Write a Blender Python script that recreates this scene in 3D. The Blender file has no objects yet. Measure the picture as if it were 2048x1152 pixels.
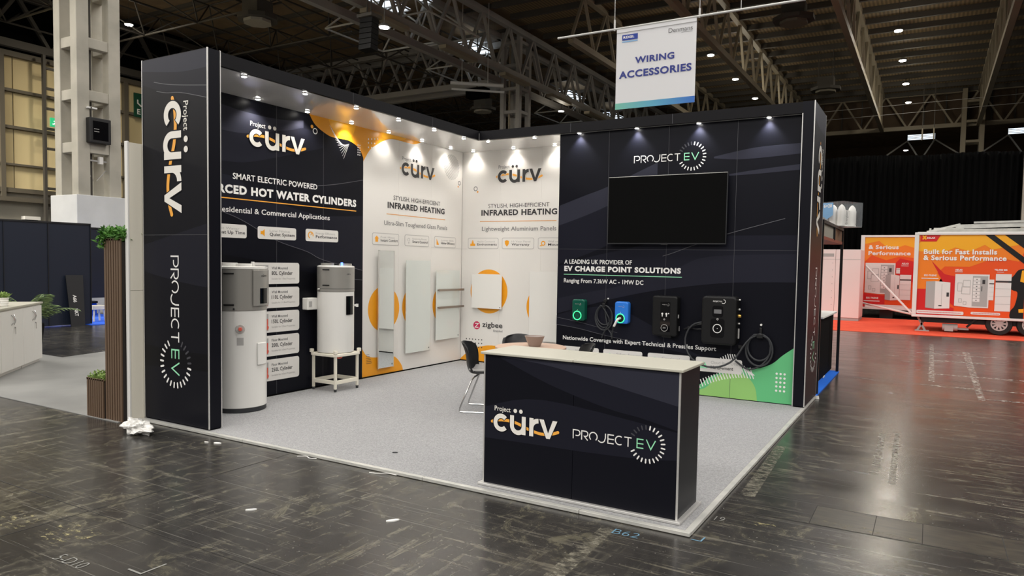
import bpy, math, random
from mathutils import Vector, Matrix
random.seed(7)
sc = bpy.context.scene
COL = sc.collection
PI = math.pi
sin, cos, rad = math.sin, math.cos, math.radians

# ------------------------------------------------------------------ camera
CAM = Vector((6.695456, -9.350271, 1.64))
YAW, PITCH, ROLL = 0.51103662, -0.05000833, 0.01841526
cd = bpy.data.cameras.new('camera')
cam = bpy.data.objects.new('camera', cd); COL.objects.link(cam)
_f = Vector((-sin(YAW)*cos(PITCH), cos(YAW)*cos(PITCH), sin(PITCH)))
_r = Vector((cos(YAW), sin(YAW), 0)); _u = _r.cross(_f)
_R = _r*cos(ROLL)+_u*sin(ROLL); _U = -_r*sin(ROLL)+_u*cos(ROLL)
m3 = Matrix((_R, _U, -_f)).transposed()
cam.matrix_world = Matrix.Translation(CAM) @ m3.to_4x4()
cd.sensor_width = 36.0
cd.lens = 1398.6909/2048*36.0
cd.shift_x = -(1076.932-1024)/2048
cd.shift_y = (596.499-576)/2048
cd.clip_start = 0.05; cd.clip_end = 300
sc.camera = cam
# ------------------------------------------------------------------ world, exposure
w = bpy.data.worlds.new('hall_world'); sc.world = w; w.use_nodes = True
bg = w.node_tree.nodes['Background']
bg.inputs[0].default_value = (1.0, 0.97, 0.92, 1); bg.inputs[1].default_value = 0.15
vs = sc.view_settings
vs.view_transform = 'Standard'; vs.look = 'None'; vs.gamma = 1.0; vs.use_curve_mapping = False
vs.exposure = 0.15
# ------------------------------------------------------------------ added off-frame fill discs in place of lamp banks; high bay lamp positions
def area(name, loc, power, size=0.9, col=(1.0, 0.968, 0.92)):
    l = bpy.data.lights.new(name, 'AREA'); l.energy = power; l.size = size; l.color = col; l.shape = 'DISK'
    o = bpy.data.objects.new(name, l); COL.objects.link(o); o.location = loc
    return o
FILL = 430.0
BAY = [(4.9, 27.6), (4.9, 32.91), (4.9, 38.22), (4.9, 43.53), (-3.9, 27.6), (-3.9, 32.91), (-3.9, 38.22)]
for x in (-24, -14, -5, 4, 13, 22):
    for y in (-27, -16, -5, 5):
        if x == -24 and y > 0: continue
        area('hall_fill', (x, y, 11.85), FILL*{-27: 2.1, -16: 1.7, -5: 1.0, 5: 1.0}[y], 5.0)  # wide unseen fill without fixtures, stronger behind the camera to brighten front faces
for (x, y) in ((4, 15), (13, 15), (22, 15), (17, 26), (22, 38)): area('hall_fill', (x, y, 11.85), FILL*(1.7 if x > 16 else .8), 4.0)
for y in (-6, 1): area('wall_side_fill', (-28.5, y-2.5, 11.4), 2500, 4.0, (1.0, .93, .78))  # unseen wide discs added left of frame to brighten the yellow wall evenly

# ------------------------------------------------------------------ materials
def mat(name, col, rough=0.5, metal=0.0, spec=0.5, emit=None, estr=0.0, coat=0.0, trans=0.0, ior=1.45, alpha=1.0):
    m = bpy.data.materials.new(name); m.use_nodes = True
    b = m.node_tree.nodes['Principled BSDF']
    b.inputs['Base Color'].default_value = (*col, 1); b.inputs['Roughness'].default_value = rough
    b.inputs['Metallic'].default_value = metal; b.inputs['Specular IOR Level'].default_value = spec
    b.inputs['Coat Weight'].default_value = coat; b.inputs['Coat Roughness'].default_value = 0.08
    b.inputs['Transmission Weight'].default_value = trans; b.inputs['IOR'].default_value = ior
    if emit:
        b.inputs['Emission Color'].default_value = (*emit, 1); b.inputs['Emission Strength'].default_value = estr
    return m
def nodes(m): return m.node_tree.nodes, m.node_tree.links, m.node_tree.nodes['Principled BSDF']
def noisy(name, c1, c2, scale, rough=0.6, detail=4, lo=0.35, hi=0.65, bump=0.0, stretch=(1, 1, 1), **k):
    m = mat(name, c1, rough, **k); n, l, b = nodes(m)
    tc = n.new('ShaderNodeTexCoord'); mp = n.new('ShaderNodeMapping'); mp.inputs['Scale'].default_value = stretch
    nz = n.new('ShaderNodeTexNoise'); nz.inputs['Scale'].default_value = scale; nz.inputs['Detail'].default_value = detail
    rp = n.new('ShaderNodeValToRGB'); rp.color_ramp.elements[0].position = lo; rp.color_ramp.elements[1].position = hi
    rp.color_ramp.elements[0].color = (*c1, 1); rp.color_ramp.elements[1].color = (*c2, 1)
    l.new(tc.outputs['Object'], mp.inputs[0]); l.new(mp.outputs[0], nz.inputs['Vector'])
    l.new(nz.outputs['Fac'], rp.inputs[0]); l.new(rp.outputs[0], b.inputs['Base Color'])
    if bump:
        bp = n.new('ShaderNodeBump'); bp.inputs['Strength'].default_value = bump; bp.inputs['Distance'].default_value = 0.01
        l.new(nz.outputs['Fac'], bp.inputs['Height']); l.new(bp.outputs[0], b.inputs['Normal'])
    return m
M = {}
M['navy'] = mat('navy_print', (0.0055, 0.0058, 0.0098), 0.38, spec=0.16)
M['navy2'] = mat('navy_print_wave', (0.0115, 0.0120, 0.0200), 0.38, spec=0.16)
M['navy3'] = mat('navy_print_pale_wave', (0.029, 0.030, 0.045), 0.38, spec=0.16)
M['navyd'] = mat('navy_print_deep_wave', (0.0034, 0.0035, 0.0055), 0.38, spec=0.16)
M['waveline'] = mat('print_thin_line', (0.10, 0.10, 0.115), 0.4)
M['white_print'] = mat('white_print', (0.76, 0.74, 0.71), 0.32)
M['white'] = mat('white_lettering', (0.85, 0.84, 0.82), 0.45)
M['cream_logo'] = mat('cream_logo', (0.84, 0.81, 0.75), 0.45)
M['char'] = mat('charcoal_lettering', (0.035, 0.034, 0.036), 0.5)
M['greytext'] = mat('grey_lettering', (0.16, 0.16, 0.165), 0.5)
M['palegrey'] = mat('pale_grey_lettering', (0.42, 0.41, 0.40), 0.5)
M['orange'] = mat('orange_print', (0.86, 0.36, 0.015), 0.35)
M['orange_hot'] = mat('orange_print_bright', (0.98, 0.47, 0.02), 0.35)
M['orange_pale'] = mat('orange_print_pale', (0.93, 0.43, 0.065), 0.35)
M['orange_line'] = mat('orange_rule', (0.78, 0.33, 0.06), 0.45)
M['green'] = mat('green_print', (0.13, 0.52, 0.22), 0.38)
M['lime'] = mat('lime_print', (0.30, 0.58, 0.17), 0.38)
M['greenlet'] = mat('green_lettering', (0.32, 0.78, 0.48), 0.45)
M['navy25'] = mat('navy_print_mid_wave', (0.0165, 0.017, 0.027), 0.38, spec=0.16)
M['tick_dim'] = mat('dim_ring_tick', (0.05, 0.05, 0.06), 0.5)
M['alu'] = mat('brushed_aluminium', (0.66, 0.65, 0.63), 0.35, 0.55)
M['alu_dull'] = noisy('dull_aluminium', (0.50, 0.50, 0.47), (0.62, 0.61, 0.57), 6, 0.45, metal=0.3)
M['soffit'] = mat('gloss_soffit', (0.84, 0.83, 0.81), 0.13, 0.12, 0.9, coat=0.6)
M['fascia'] = mat('dark_fascia', (0.010, 0.0097, 0.0115), 0.45, spec=0.12)
M['seam_d'] = mat('dark_panel_seam', (0.07, 0.07, 0.08), 0.5)
M['seam_w'] = mat('pale_panel_seam', (0.42, 0.41, 0.39), 0.5)
M['black'] = mat('black_plastic', (0.010, 0.010, 0.011), 0.4)
M['black_soft'] = mat('soft_black', (0.0045, 0.0045, 0.005), 0.5, spec=0.35)
M['black_matte'] = mat('matte_black', (0.0014, 0.0014, 0.0015), 0.9, spec=0.1)
M['gloss_black'] = mat('gloss_black_screen', (0.004, 0.004, 0.005), 0.07)
M['tv_screen'] = mat('tv_screen', (0.0022, 0.0022, 0.0022), 0.10, spec=0.34)
M['white_gloss'] = mat('white_enamel', (0.80, 0.79, 0.76), 0.22)
M['white_matte'] = mat('white_plastic', (0.78, 0.77, 0.74), 0.5)
M['cream'] = mat('cream_panel', (0.82, 0.78, 0.67), 0.5)
M['counter_top'] = mat('cream_counter_top', (0.50, 0.485, 0.41), 0.4)
M['steelgrey'] = mat('grey_metallic_jacket', (0.36, 0.35, 0.325), 0.33, 0.35)
M['darkgrey'] = mat('dark_grey_rubber', (0.03, 0.032, 0.036), 0.5)
M['chrome'] = mat('chrome', (0.52, 0.52, 0.52), 0.22, 1.0)
M['mirror'] = mat('mirror_glass', (0.80, 0.84, 0.84), 0.02, 1.0)
M['glass_white'] = mat('white_glass', (0.66, 0.70, 0.67), 0.08, spec=0.7, coat=0.5)
M['bar'] = mat('bronze_towel_bar', (0.30, 0.25, 0.21), 0.35, 0.6)
M['lamp'] = mat('lamp_glow', (1, 1, 1), 0.5, emit=(1.0, 0.95, 0.86), estr=45)
M['lamp_hall'] = mat('hall_lamp_glow', (1, 1, 1), 0.5, emit=(1.0, 0.97, 0.90), estr=30)
M['skylight'] = mat('skylight_panel', (0.8, 0.85, 0.9), 0.5, emit=(0.80, 0.90, 1.0), estr=1.25)
M['ring_green'] = mat('green_light_ring', (0.1, 0.8, 0.4), 0.4, emit=(0.02, 0.95, 0.28), estr=1.05)
M['led_blue'] = mat('blue_led', (0.1, 0.2, 0.9), 0.4, emit=(0.1, 0.2, 1.0), estr=3)
M['exit'] = mat('lit_exit_sign', (0.02, 0.35, 0.14), 0.5, emit=(0.03, 0.55, 0.22), estr=0.6)
M['exit_w'] = mat('lit_exit_figure', (0.9, 0.95, 0.9), 0.5, emit=(0.9, 1.0, 0.92), estr=1.2)
M['sign_green'] = mat('dark_green_sign', (0.01, 0.075, 0.04), 0.5)
M['ev_green'] = mat('green_charger_shell', (0.004, 0.085, 0.055), 0.25)
M['ev_blue'] = mat('blue_charger_shell', (0.03, 0.20, 0.72), 0.25)
M['concrete'] = noisy('cast_concrete', (0.38, 0.36, 0.305), (0.50, 0.47, 0.40), 1.2, 0.8, bump=0.05)
M['plinth'] = noisy('painted_plinth', (0.62, 0.63, 0.63), (0.69, 0.70, 0.70), 1.5, 0.7)
M['steel_w'] = mat('warm_painted_steel', (0.30, 0.26, 0.19), 0.55)
M['steel_g'] = mat('grey_painted_steel', (0.34, 0.33, 0.315), 0.55)
M['steel_d'] = mat('dark_painted_steel', (0.07, 0.064, 0.055), 0.6)
M['steel_tube'] = mat('space_frame_tube', (0.055, 0.05, 0.044), 0.6)
M['steel_lit'] = mat('pale_lit_tube', (0.55, 0.55, 0.53), 0.5)  # on the roof light struts, light falling on dark tubes is put into this colour
M['yellow_clad'] = noisy('yellow_cladding', (0.72, 0.60, 0.34), (0.80, 0.67, 0.39), 0.7, 0.7, stretch=(1, 1, 0.3))
M['rail'] = mat('cladding_rail', (0.12, 0.105, 0.08), 0.6)
M['grey_wall'] = mat('grey_dado_wall', (0.33, 0.31, 0.26), 0.8)
M['booth'] = mat('navy_booth_panel', (0.013, 0.018, 0.033), 0.4)
M['booth2'] = mat('black_booth_panel', (0.013, 0.013, 0.015), 0.5)
M['vinyl'] = noisy('grey_vinyl_mat', (0.22, 0.22, 0.215), (0.29, 0.29, 0.28), 1.1, 0.42, detail=3)
M['walnut'] = mat('walnut_slat', (0.125, 0.078, 0.048), 0.55)
M['walnut_d'] = mat('slat_backing', (0.015, 0.011, 0.009), 0.8)
M['leaf'] = noisy('leaf_green', (0.05, 0.16, 0.03), (0.14, 0.33, 0.06), 30, 0.55)
M['moss'] = noisy('moss_green', (0.16, 0.26, 0.06), (0.30, 0.42, 0.12), 40, 0.7)
M['palm'] = noisy('palm_green', (0.10, 0.17, 0.06), (0.24, 0.32, 0.14), 20, 0.55)
M['blue_carpet'] = mat('blue_carpet', (0.005, 0.17, 0.86), 0.9)
M['blue_carpet2'] = mat('royal_blue_carpet', (0.02, 0.13, 0.80), 0.9)
M['red_carpet'] = noisy('red_carpet', (0.80, 0.075, 0.03), (0.88, 0.11, 0.045), 3, 0.85)
M['taupe'] = mat('taupe_ceramic', (0.34, 0.28, 0.25), 0.35)
M['wood_table'] = noisy('pale_oak', (0.50, 0.34, 0.25), (0.58, 0.41, 0.31), 5, 0.45, stretch=(1, 8, 1))
M['seatpad'] = mat('grey_seat_pad', (0.36, 0.35, 0.34), 0.7)
M['banner'] = mat('white_banner_fabric', (0.74, 0.74, 0.76), 0.7)
M['navytext'] = mat('navy_lettering', (0.03, 0.045, 0.25), 0.6)
M['blue_box'] = mat('blue_logo_box', (0.015, 0.045, 0.32), 0.6)
M['bag'] = mat('crumpled_white_plastic', (0.72, 0.71, 0.68), 0.45, trans=0.15)
M['scrap'] = mat('white_scrap', (0.8, 0.79, 0.76), 0.6)
M['chalk_b'] = mat('blue_chalk', (0.12, 0.24, 0.34), 0.9)
M['chalk_w'] = mat('white_chalk', (0.22, 0.22, 0.205), 0.9)
M['red'] = mat('crimson_print', (0.55, 0.02, 0.09), 0.5)
M['redtag'] = mat('red_print', (0.70, 0.12, 0.08), 0.5)
M['white_pink_bounce'] = mat('steel_white_pink_bounce', (0.80, 0.72, 0.70), 0.5)  # pink bounce from the red carpet is put into the white
M['tr_white'] = mat('white_trailer_trim', (0.75, 0.74, 0.72), 0.45)
M['tr_red'] = mat('trailer_red', (0.62, 0.02, 0.02), 0.3)
M['tr_or'] = mat('trailer_orange', (0.86, 0.22, 0.02), 0.3)
M['tr_ro'] = mat('trailer_vermilion', (0.80, 0.09, 0.015), 0.3)
M['tr_yel'] = mat('trailer_amber', (0.90, 0.42, 0.02), 0.3)
M['tr_blk'] = mat('trailer_black', (0.012, 0.011, 0.011), 0.3)
M['tr_grey'] = mat('printed_grey', (0.40, 0.40, 0.39), 0.5)
M['rubber'] = mat('tyre_rubber', (0.012, 0.012, 0.012), 0.75)
M['wheel'] = mat('alloy_wheel', (0.62, 0.58, 0.56), 0.35, 0.6)
M['kraft'] = mat('brown_shelf_panel', (0.22, 0.125, 0.07), 0.6)
M['redwood'] = mat('red_brown_shelf', (0.28, 0.07, 0.045), 0.5)
M['card_blue'] = mat('pale_blue_print', (0.20, 0.42, 0.72), 0.45)
M['clear'] = mat('clear_plastic_grey', (0.20, 0.22, 0.24), 0.2)
M['deck'] = None
def worn(name, col, scale, lo, hi, stretch):
    m = mat(name, col, .34); n, l, b = nodes(m)
    tc = n.new('ShaderNodeTexCoord'); mp = n.new('ShaderNodeMapping'); mp.inputs['Scale'].default_value = stretch
    nz = n.new('ShaderNodeTexNoise'); nz.inputs['Scale'].default_value = scale; nz.inputs['Detail'].default_value = 10; nz.inputs['Roughness'].default_value = .72
    mr = n.new('ShaderNodeMapRange'); mr.inputs[1].default_value = lo; mr.inputs[2].default_value = hi
    l.new(tc.outputs['Object'], mp.inputs[0]); l.new(mp.outputs[0], nz.inputs['Vector']); l.new(nz.outputs['Fac'], mr.inputs[0]); l.new(mr.outputs[0], b.inputs['Alpha'])
    return m
M['worn_white'] = worn('worn_white_paint', (.62, .58, .52), 5, .50, .60, (2.5, 4, 1))
M['worn_tan'] = worn('worn_tan_tape', (.21, .195, .155), 5, .44, .62, (3, 5, 1))
M['worn_yellow'] = worn('worn_yellow_paint', (.36, .32, .17), 9, .53, .66, (1.5, 3, 1))

# ------------------------------------------------------------------ mesh builder
class MB:
    def __init__(s): s.v = []; s.f = []; s.m = []
    def add(s, vs, fs, mi=0):
        k = len(s.v); s.v += [tuple(p) for p in vs]
        for f in fs: s.f.append(tuple(i+k for i in f)); s.m.append(mi)
        return s
    def box(s, x0, y0, z0, x1, y1, z1, mi=0):
        if x0 > x1: x0, x1 = x1, x0
        if y0 > y1: y0, y1 = y1, y0
        if z0 > z1: z0, z1 = z1, z0
        v = [(x0,y0,z0),(x1,y0,z0),(x1,y1,z0),(x0,y1,z0),(x0,y0,z1),(x1,y0,z1),(x1,y1,z1),(x0,y1,z1)]
        return s.add(v, [(3,2,1,0),(4,5,6,7),(0,1,5,4),(1,2,6,5),(2,3,7,6),(3,0,4,7)], mi)
    def cyl(s, p0, p1, r0, r1=None, n=16, mi=0):
        r1 = r0 if r1 is None else r1
        p0 = Vector(p0); p1 = Vector(p1); d = (p1-p0).normalized()
        a = d.orthogonal().normalized(); b = d.cross(a)
        v = [p0+(a*cos(2*PI*i/n)+b*sin(2*PI*i/n))*r0 for i in range(n)]+[p1+(a*cos(2*PI*i/n)+b*sin(2*PI*i/n))*r1 for i in range(n)]
        f = [(i, (i+1) % n, n+(i+1) % n, n+i) for i in range(n)]+[tuple(reversed(range(n))), tuple(range(n, 2*n))]
        return s.add(v, f, mi)
    def bar(s, p0, p1, w, h=None, mi=0, up=(0, 0, 1)):
        h = w if h is None else h
        p0 = Vector(p0); p1 = Vector(p1); d = (p1-p0).normalized(); u = Vector(up)
        if abs(d.dot(u)) > 0.97: u = Vector((0, 1, 0))
        a = d.cross(u).normalized()*(w/2); b = a.cross(d).normalized()*(h/2)
        v = [p0-a-b, p0+a-b, p0+a+b, p0-a+b, p1-a-b, p1+a-b, p1+a+b, p1-a+b]
        return s.add(v, [(0,1,2,3),(7,6,5,4),(0,4,5,1),(1,5,6,2),(2,6,7,3),(3,7,4,0)], mi)
    def tube(s, pts, r, n=8, closed=False, mi=0):
        P = [Vector(p) for p in pts]; k = len(P); ring = []; prev = None
        for i in range(k):
            if closed: t = (P[(i+1) % k]-P[i-1])
            else: t = P[min(i+1, k-1)]-P[max(i-1, 0)]
            t.normalize()
            if prev is None: a = t.orthogonal().normalized()
            else:
                a = prev-t*prev.dot(t)
                a = a.normalized() if a.length > 1e-6 else t.orthogonal().normalized()
            prev = a; b = t.cross(a)
            ring.append([P[i]+(a*cos(2*PI*j/n)+b*sin(2*PI*j/n))*r for j in range(n)])
        v = [p for q in ring for p in q]; f = []
        for i in range(k if closed else k-1):
            i2 = (i+1) % k
            for j in range(n): f.append((i*n+j, i*n+(j+1) % n, i2*n+(j+1) % n, i2*n+j))
        if not closed: f += [tuple(reversed(range(n))), tuple(range((k-1)*n, k*n))]
        return s.add(v, f, mi)
    def lathe(s, prof, cx, cy, n=40, mi=0):
        v = []; f = []; k = len(prof)
        for (r, z) in prof:
            for j in range(n): v.append((cx+r*cos(2*PI*j/n), cy+r*sin(2*PI*j/n), z))
        for i in range(k-1):
            for j in range(n): f.append((i*n+j, i*n+(j+1) % n, (i+1)*n+(j+1) % n, (i+1)*n+j))
        f.append(tuple(reversed(range(n)))); f.append(tuple(range((k-1)*n, k*n)))
        return s.add(v, f, mi)
    def prism(s, pts, d, mi=0):
        n = len(pts); d = Vector(d); v = [Vector(p) for p in pts]; v = v+[p+d for p in v]
        return s.add(v, [tuple(reversed(range(n))), tuple(range(n, 2*n))]+[(i, (i+1) % n, n+(i+1) % n, n+i) for i in range(n)], mi)
    def build(s, name, ms, parent=None, bevel=0.0, smooth=False, label=None, seg=2, auto=True):
        me = bpy.data.meshes.new(name); me.from_pydata(s.v, [], s.f)
        ms = ms if isinstance(ms, (list, tuple)) else [ms]
        for x in ms: me.materials.append(M[x] if isinstance(x, str) else x)
        me.polygons.foreach_set('material_index', s.m)
        o = bpy.data.objects.new(name, me); COL.objects.link(o)
        me.validate()
        if smooth:
            me.polygons.foreach_set('use_smooth', [True]*len(me.polygons))
            me.set_sharp_from_angle(angle=rad(38))
        if bevel:
            b = o.modifiers.new('bevel', 'BEVEL'); b.width = bevel; b.segments = seg; b.limit_method = 'ANGLE'; b.angle_limit = rad(40)
        if parent is not None:
            o.parent = parent
            o.matrix_parent_inverse = PINV(parent)
        if label: o['label'] = label
        return o
def PINV(p):
    mtx = Matrix.Identity(4); q = p
    chain = []
    while q is not None: chain.append(q); q = q.parent
    for q in reversed(chain): mtx = mtx @ (q.matrix_parent_inverse @ q.matrix_basis if q.parent else q.matrix_basis)
    return mtx.inverted()
def thing(name, label, cat, loc=(0, 0, 0), group=None):
    o = bpy.data.objects.new(name, None); COL.objects.link(o); o.location = loc; o.empty_display_size = 0.1
    o['label'] = label; o['category'] = cat
    if group: o['group'] = group
    return o
def tag(o, label, cat, group=None):
    o['label'] = label; o['category'] = cat
    if group: o['group'] = group
    return o
def structure(o): o['kind'] = 'structure'; return o
def dup(root, dloc, label=None):
    r = root.copy(); COL.objects.link(r); r.location = Vector(root.location)+Vector(dloc)
    if label: r['label'] = label
    for ch in root.children:
        c = ch.copy(); COL.objects.link(c); c.parent = r
        for g in ch.children:
            d = g.copy(); COL.objects.link(d); d.parent = c
    return r
ORD = ['nearest', 'second', 'third', 'fourth', 'fifth', 'sixth', 'seventh', 'eighth']

# ------------------------------------------------------------------ flat printed graphics on a plane
class Face:
    def __init__(s, o, u, v, parent, step=0.0008):
        s.o = Vector(o); s.u = Vector(u); s.v = Vector(v); s.n = s.u.cross(s.v).normalized(); s.p = parent; s.step = step
    def P(s, a, b, k): return s.o+s.u*a+s.v*b+s.n*(k*s.step)
    def polys(s, name, polys, m, k=1, label=None):
        mb = MB()
        for q in polys:
            j = len(mb.f) % 24; mb.add([s.P(a, b, k)+s.n*(j*2e-5) for a, b in q], [tuple(range(len(q)))])
        return mb.build(name, m, s.p, label=label)
    def raw(s, name, vs, fs, m, k=1, label=None):
        mb = MB(); mb.add([s.P(a, b, k) for a, b in vs], fs)
        return mb.build(name, m, s.p, label=label)
    def sub(s, a, b, ang=0.0, scale=1.0, parent=None):
        c, t = cos(ang), sin(ang)
        return Face(s.o+s.u*a+s.v*b, (s.u*c+s.v*t)*scale, (-s.u*t+s.v*c)*scale, parent or s.p, s.step)
def rect(a0, b0, a1, b1): return [(a0, b0), (a1, b0), (a1, b1), (a0, b1)]
def rrect(a0, b0, a1, b1, r, n=5):
    o = []
    for cx, cy, s in ((a1-r, b0+r, -90), (a1-r, b1-r, 0), (a0+r, b1-r, 90), (a0+r, b0+r, 180)):
        for i in range(n+1):
            t = rad(s+90*i/n); o.append((cx+r*cos(t), cy+r*sin(t)))
    return o
def disc(a, b, r, n=28, rb=None): 
    rb = r if rb is None else rb
    return [(a+r*cos(2*PI*i/n), b+rb*sin(2*PI*i/n)) for i in range(n)]
def ring_q(a, b, r0, r1, t0=0, t1=360, n=40):
    q = []
    for i in range(n):
        s, e = rad(t0+(t1-t0)*i/n), rad(t0+(t1-t0)*(i+1)/n)
        q.append([(a+r0*cos(s), b+r0*sin(s)), (a+r1*cos(s), b+r1*sin(s)), (a+r1*cos(e), b+r1*sin(e)), (a+r0*cos(e), b+r0*sin(e))])
    return q
def smoothline(pts, n=6):
    o = []; k = len(pts)
    for i in range(k-1):
        p0, p1, p2, p3 = pts[max(i-1, 0)], pts[i], pts[i+1], pts[min(i+2, k-1)]
        for j in range(n):
            t = j/n
            o.append(tuple(0.5*((2*p1[c])+(-p0[c]+p2[c])*t+(2*p0[c]-5*p1[c]+4*p2[c]-p3[c])*t*t+(-p0[c]+3*p1[c]-3*p2[c]+p3[c])*t**3) for c in range(len(p1))))
    o.append(tuple(pts[-1])); return o
def stroke(pts, wd):
    """ribbon quads along a 2D polyline with mitred joints"""
    pts = [p for i, p in enumerate(pts) if i == 0 or abs(p[0]-pts[i-1][0])+abs(p[1]-pts[i-1][1]) > 1e-7]
    k = len(pts); L = []; R = []
    for i in range(k):
        if i == 0: d = (pts[1][0]-pts[0][0], pts[1][1]-pts[0][1])
        elif i == k-1: d = (pts[-1][0]-pts[-2][0], pts[-1][1]-pts[-2][1])
        else:
            a = Vector((pts[i][0]-pts[i-1][0], pts[i][1]-pts[i-1][1])).normalized(); b = Vector((pts[i+1][0]-pts[i][0], pts[i+1][1]-pts[i][1])).normalized()
            d = tuple(a+b)
        d = Vector(d); d = d.normalized() if d.length > 1e-9 else Vector((1, 0))
        h = wd/2
        if 0 < i < k-1:
            c = max(0.45, a.dot(d)); h /= c
        nx, ny = -d.y*h, d.x*h
        L.append((pts[i][0]+nx, pts[i][1]+ny)); R.append((pts[i][0]-nx, pts[i][1]-ny))
    return [[R[i], R[i+1], L[i+1], L[i]] for i in range(k-1)]
_TC = {}
def text2d(body, off=0.0, space=1.0, align='LEFT'):
    key = (body, off, space, align)
    if key in _TC: return _TC[key]
    c = bpy.data.curves.new('t', 'FONT'); c.body = body; c.offset = off; c.space_character = space; c.align_x = align; c.resolution_u = 3
    o = bpy.data.objects.new('t', c); COL.objects.link(o)
    dg = bpy.context.evaluated_depsgraph_get()
    me = bpy.data.meshes.new_from_object(o.evaluated_get(dg))
    vs = [(v.co.x, v.co.y) for v in me.vertices]; fs = [tuple(p.vertices) for p in me.polygons]
    bpy.data.objects.remove(o); bpy.data.curves.remove(c); bpy.data.meshes.remove(me)
    _TC[key] = (vs, fs); return _TC[key]
def cap_h(off): 
    vs, _ = text2d('H', off); return max(v[1] for v in vs)-min(v[1] for v in vs)
def txt(F, body, a0, a1, base, cap, m, off=0.0, k=3, name='lettering', space=1.0, label=None):
    vs, fs = text2d(body, off, space)
    x0 = min(v[0] for v in vs); x1 = max(v[0] for v in vs); h = text2d('H', off)[0]; h0 = min(v[1] for v in h); hh = cap_h(off)
    sx = (a1-a0)/(x1-x0); sy = cap/hh
    return F.raw(name, [(a0+(x-x0)*sx, base+(y-h0)*sy) for x, y in vs], fs, m, k, label)
# ---- printed marks drawn in strokes
def arc(cx, cy, r, t0, t1, n=14, ry=None):
    ry = r if ry is None else ry
    return [(cx+r*cos(rad(t0+(t1-t0)*i/n)), cy+ry*sin(rad(t0+(t1-t0)*i/n))) for i in range(n+1)]
def curve_logo(F, col, k=3, outline='navy', swoosh='orange_pale', proj=None):
    """round lower-case word mark with an orange wave; units are x-heights on face F"""
    w = 0.25; h = w/2
    sw = smoothline([(-0.10, 0.50), (0.10, 0.58), (0.42, 0.64), (0.72, 0.66), (1.0, 0.66), (1.54, 0.58), (2.2, 0.36), (2.84, 0.22), (3.25, 0.21), (3.7, 0.29), (4.06, 0.42)], 5)
    q = stroke(sw, 0.16)+[disc(4.06, 0.42, 0.08, 12), disc(-0.10, 0.5, 0.08, 12)]
    F.polys('logo_wave', q, swoosh, k)
    L = []
    L += stroke(arc(0.5, 0.5, 0.5-h, 42, 318, 30), w)
    L += stroke([(1.08+h, 1.0)]+[(1.08+h, 0.45)]+arc(1.58, 0.45, 0.5-h, 180, 360, 16)+[(2.08-h, 0.45)], w)
    L += [rect(2.08-w, 0.0, 2.08, 1.0)]
    L += [rect(2.31, 0, 2.31+w, 1.0)]+stroke(arc(2.31+0.55, 0.45, 0.55-h, 178, 88, 12), w)
    L += [[(2.92, 1.0), (3.20, 1.0), (3.58, 0.0), (3.36, 0.0)], [(3.74, 1.0), (4.02, 1.0), (3.58, 0.0), (3.36, 0.0)]]
    w2 = w+0.09
    O = stroke(arc(0.5, 0.5, 0.5-h, 36, 324, 30), w2)+stroke([(1.08+h, 1.0), (1.08+h, 0.45)]+arc(1.58, 0.45, 0.5-h, 180, 360, 16)+[(2.08-h, 0.45)], w2)
    O += [rect(2.035-w, 0, 2.125, 1.0), rect(2.265, 0, 2.355+w, 1.0), [(2.875, 1.0), (3.245, 1.0), (3.62, 0.0), (3.32, 0.0)], [(3.695, 1.0), (4.065, 1.0), (3.62, 0.0), (3.32, 0.0)]]
    F.polys('logo_outline', O, outline, k+0.7)
    F.polys('logo_letters', L, col, k+1.5)
    F.polys('logo_dots', [disc(1.40, 1.26, 0.115, 18), disc(1.76, 1.26, 0.115, 18)], col, k+1)
    txt(F, 'Project', 0.06, 1.10, 1.14, 0.27, proj or col, 0.008, k+1)
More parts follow.
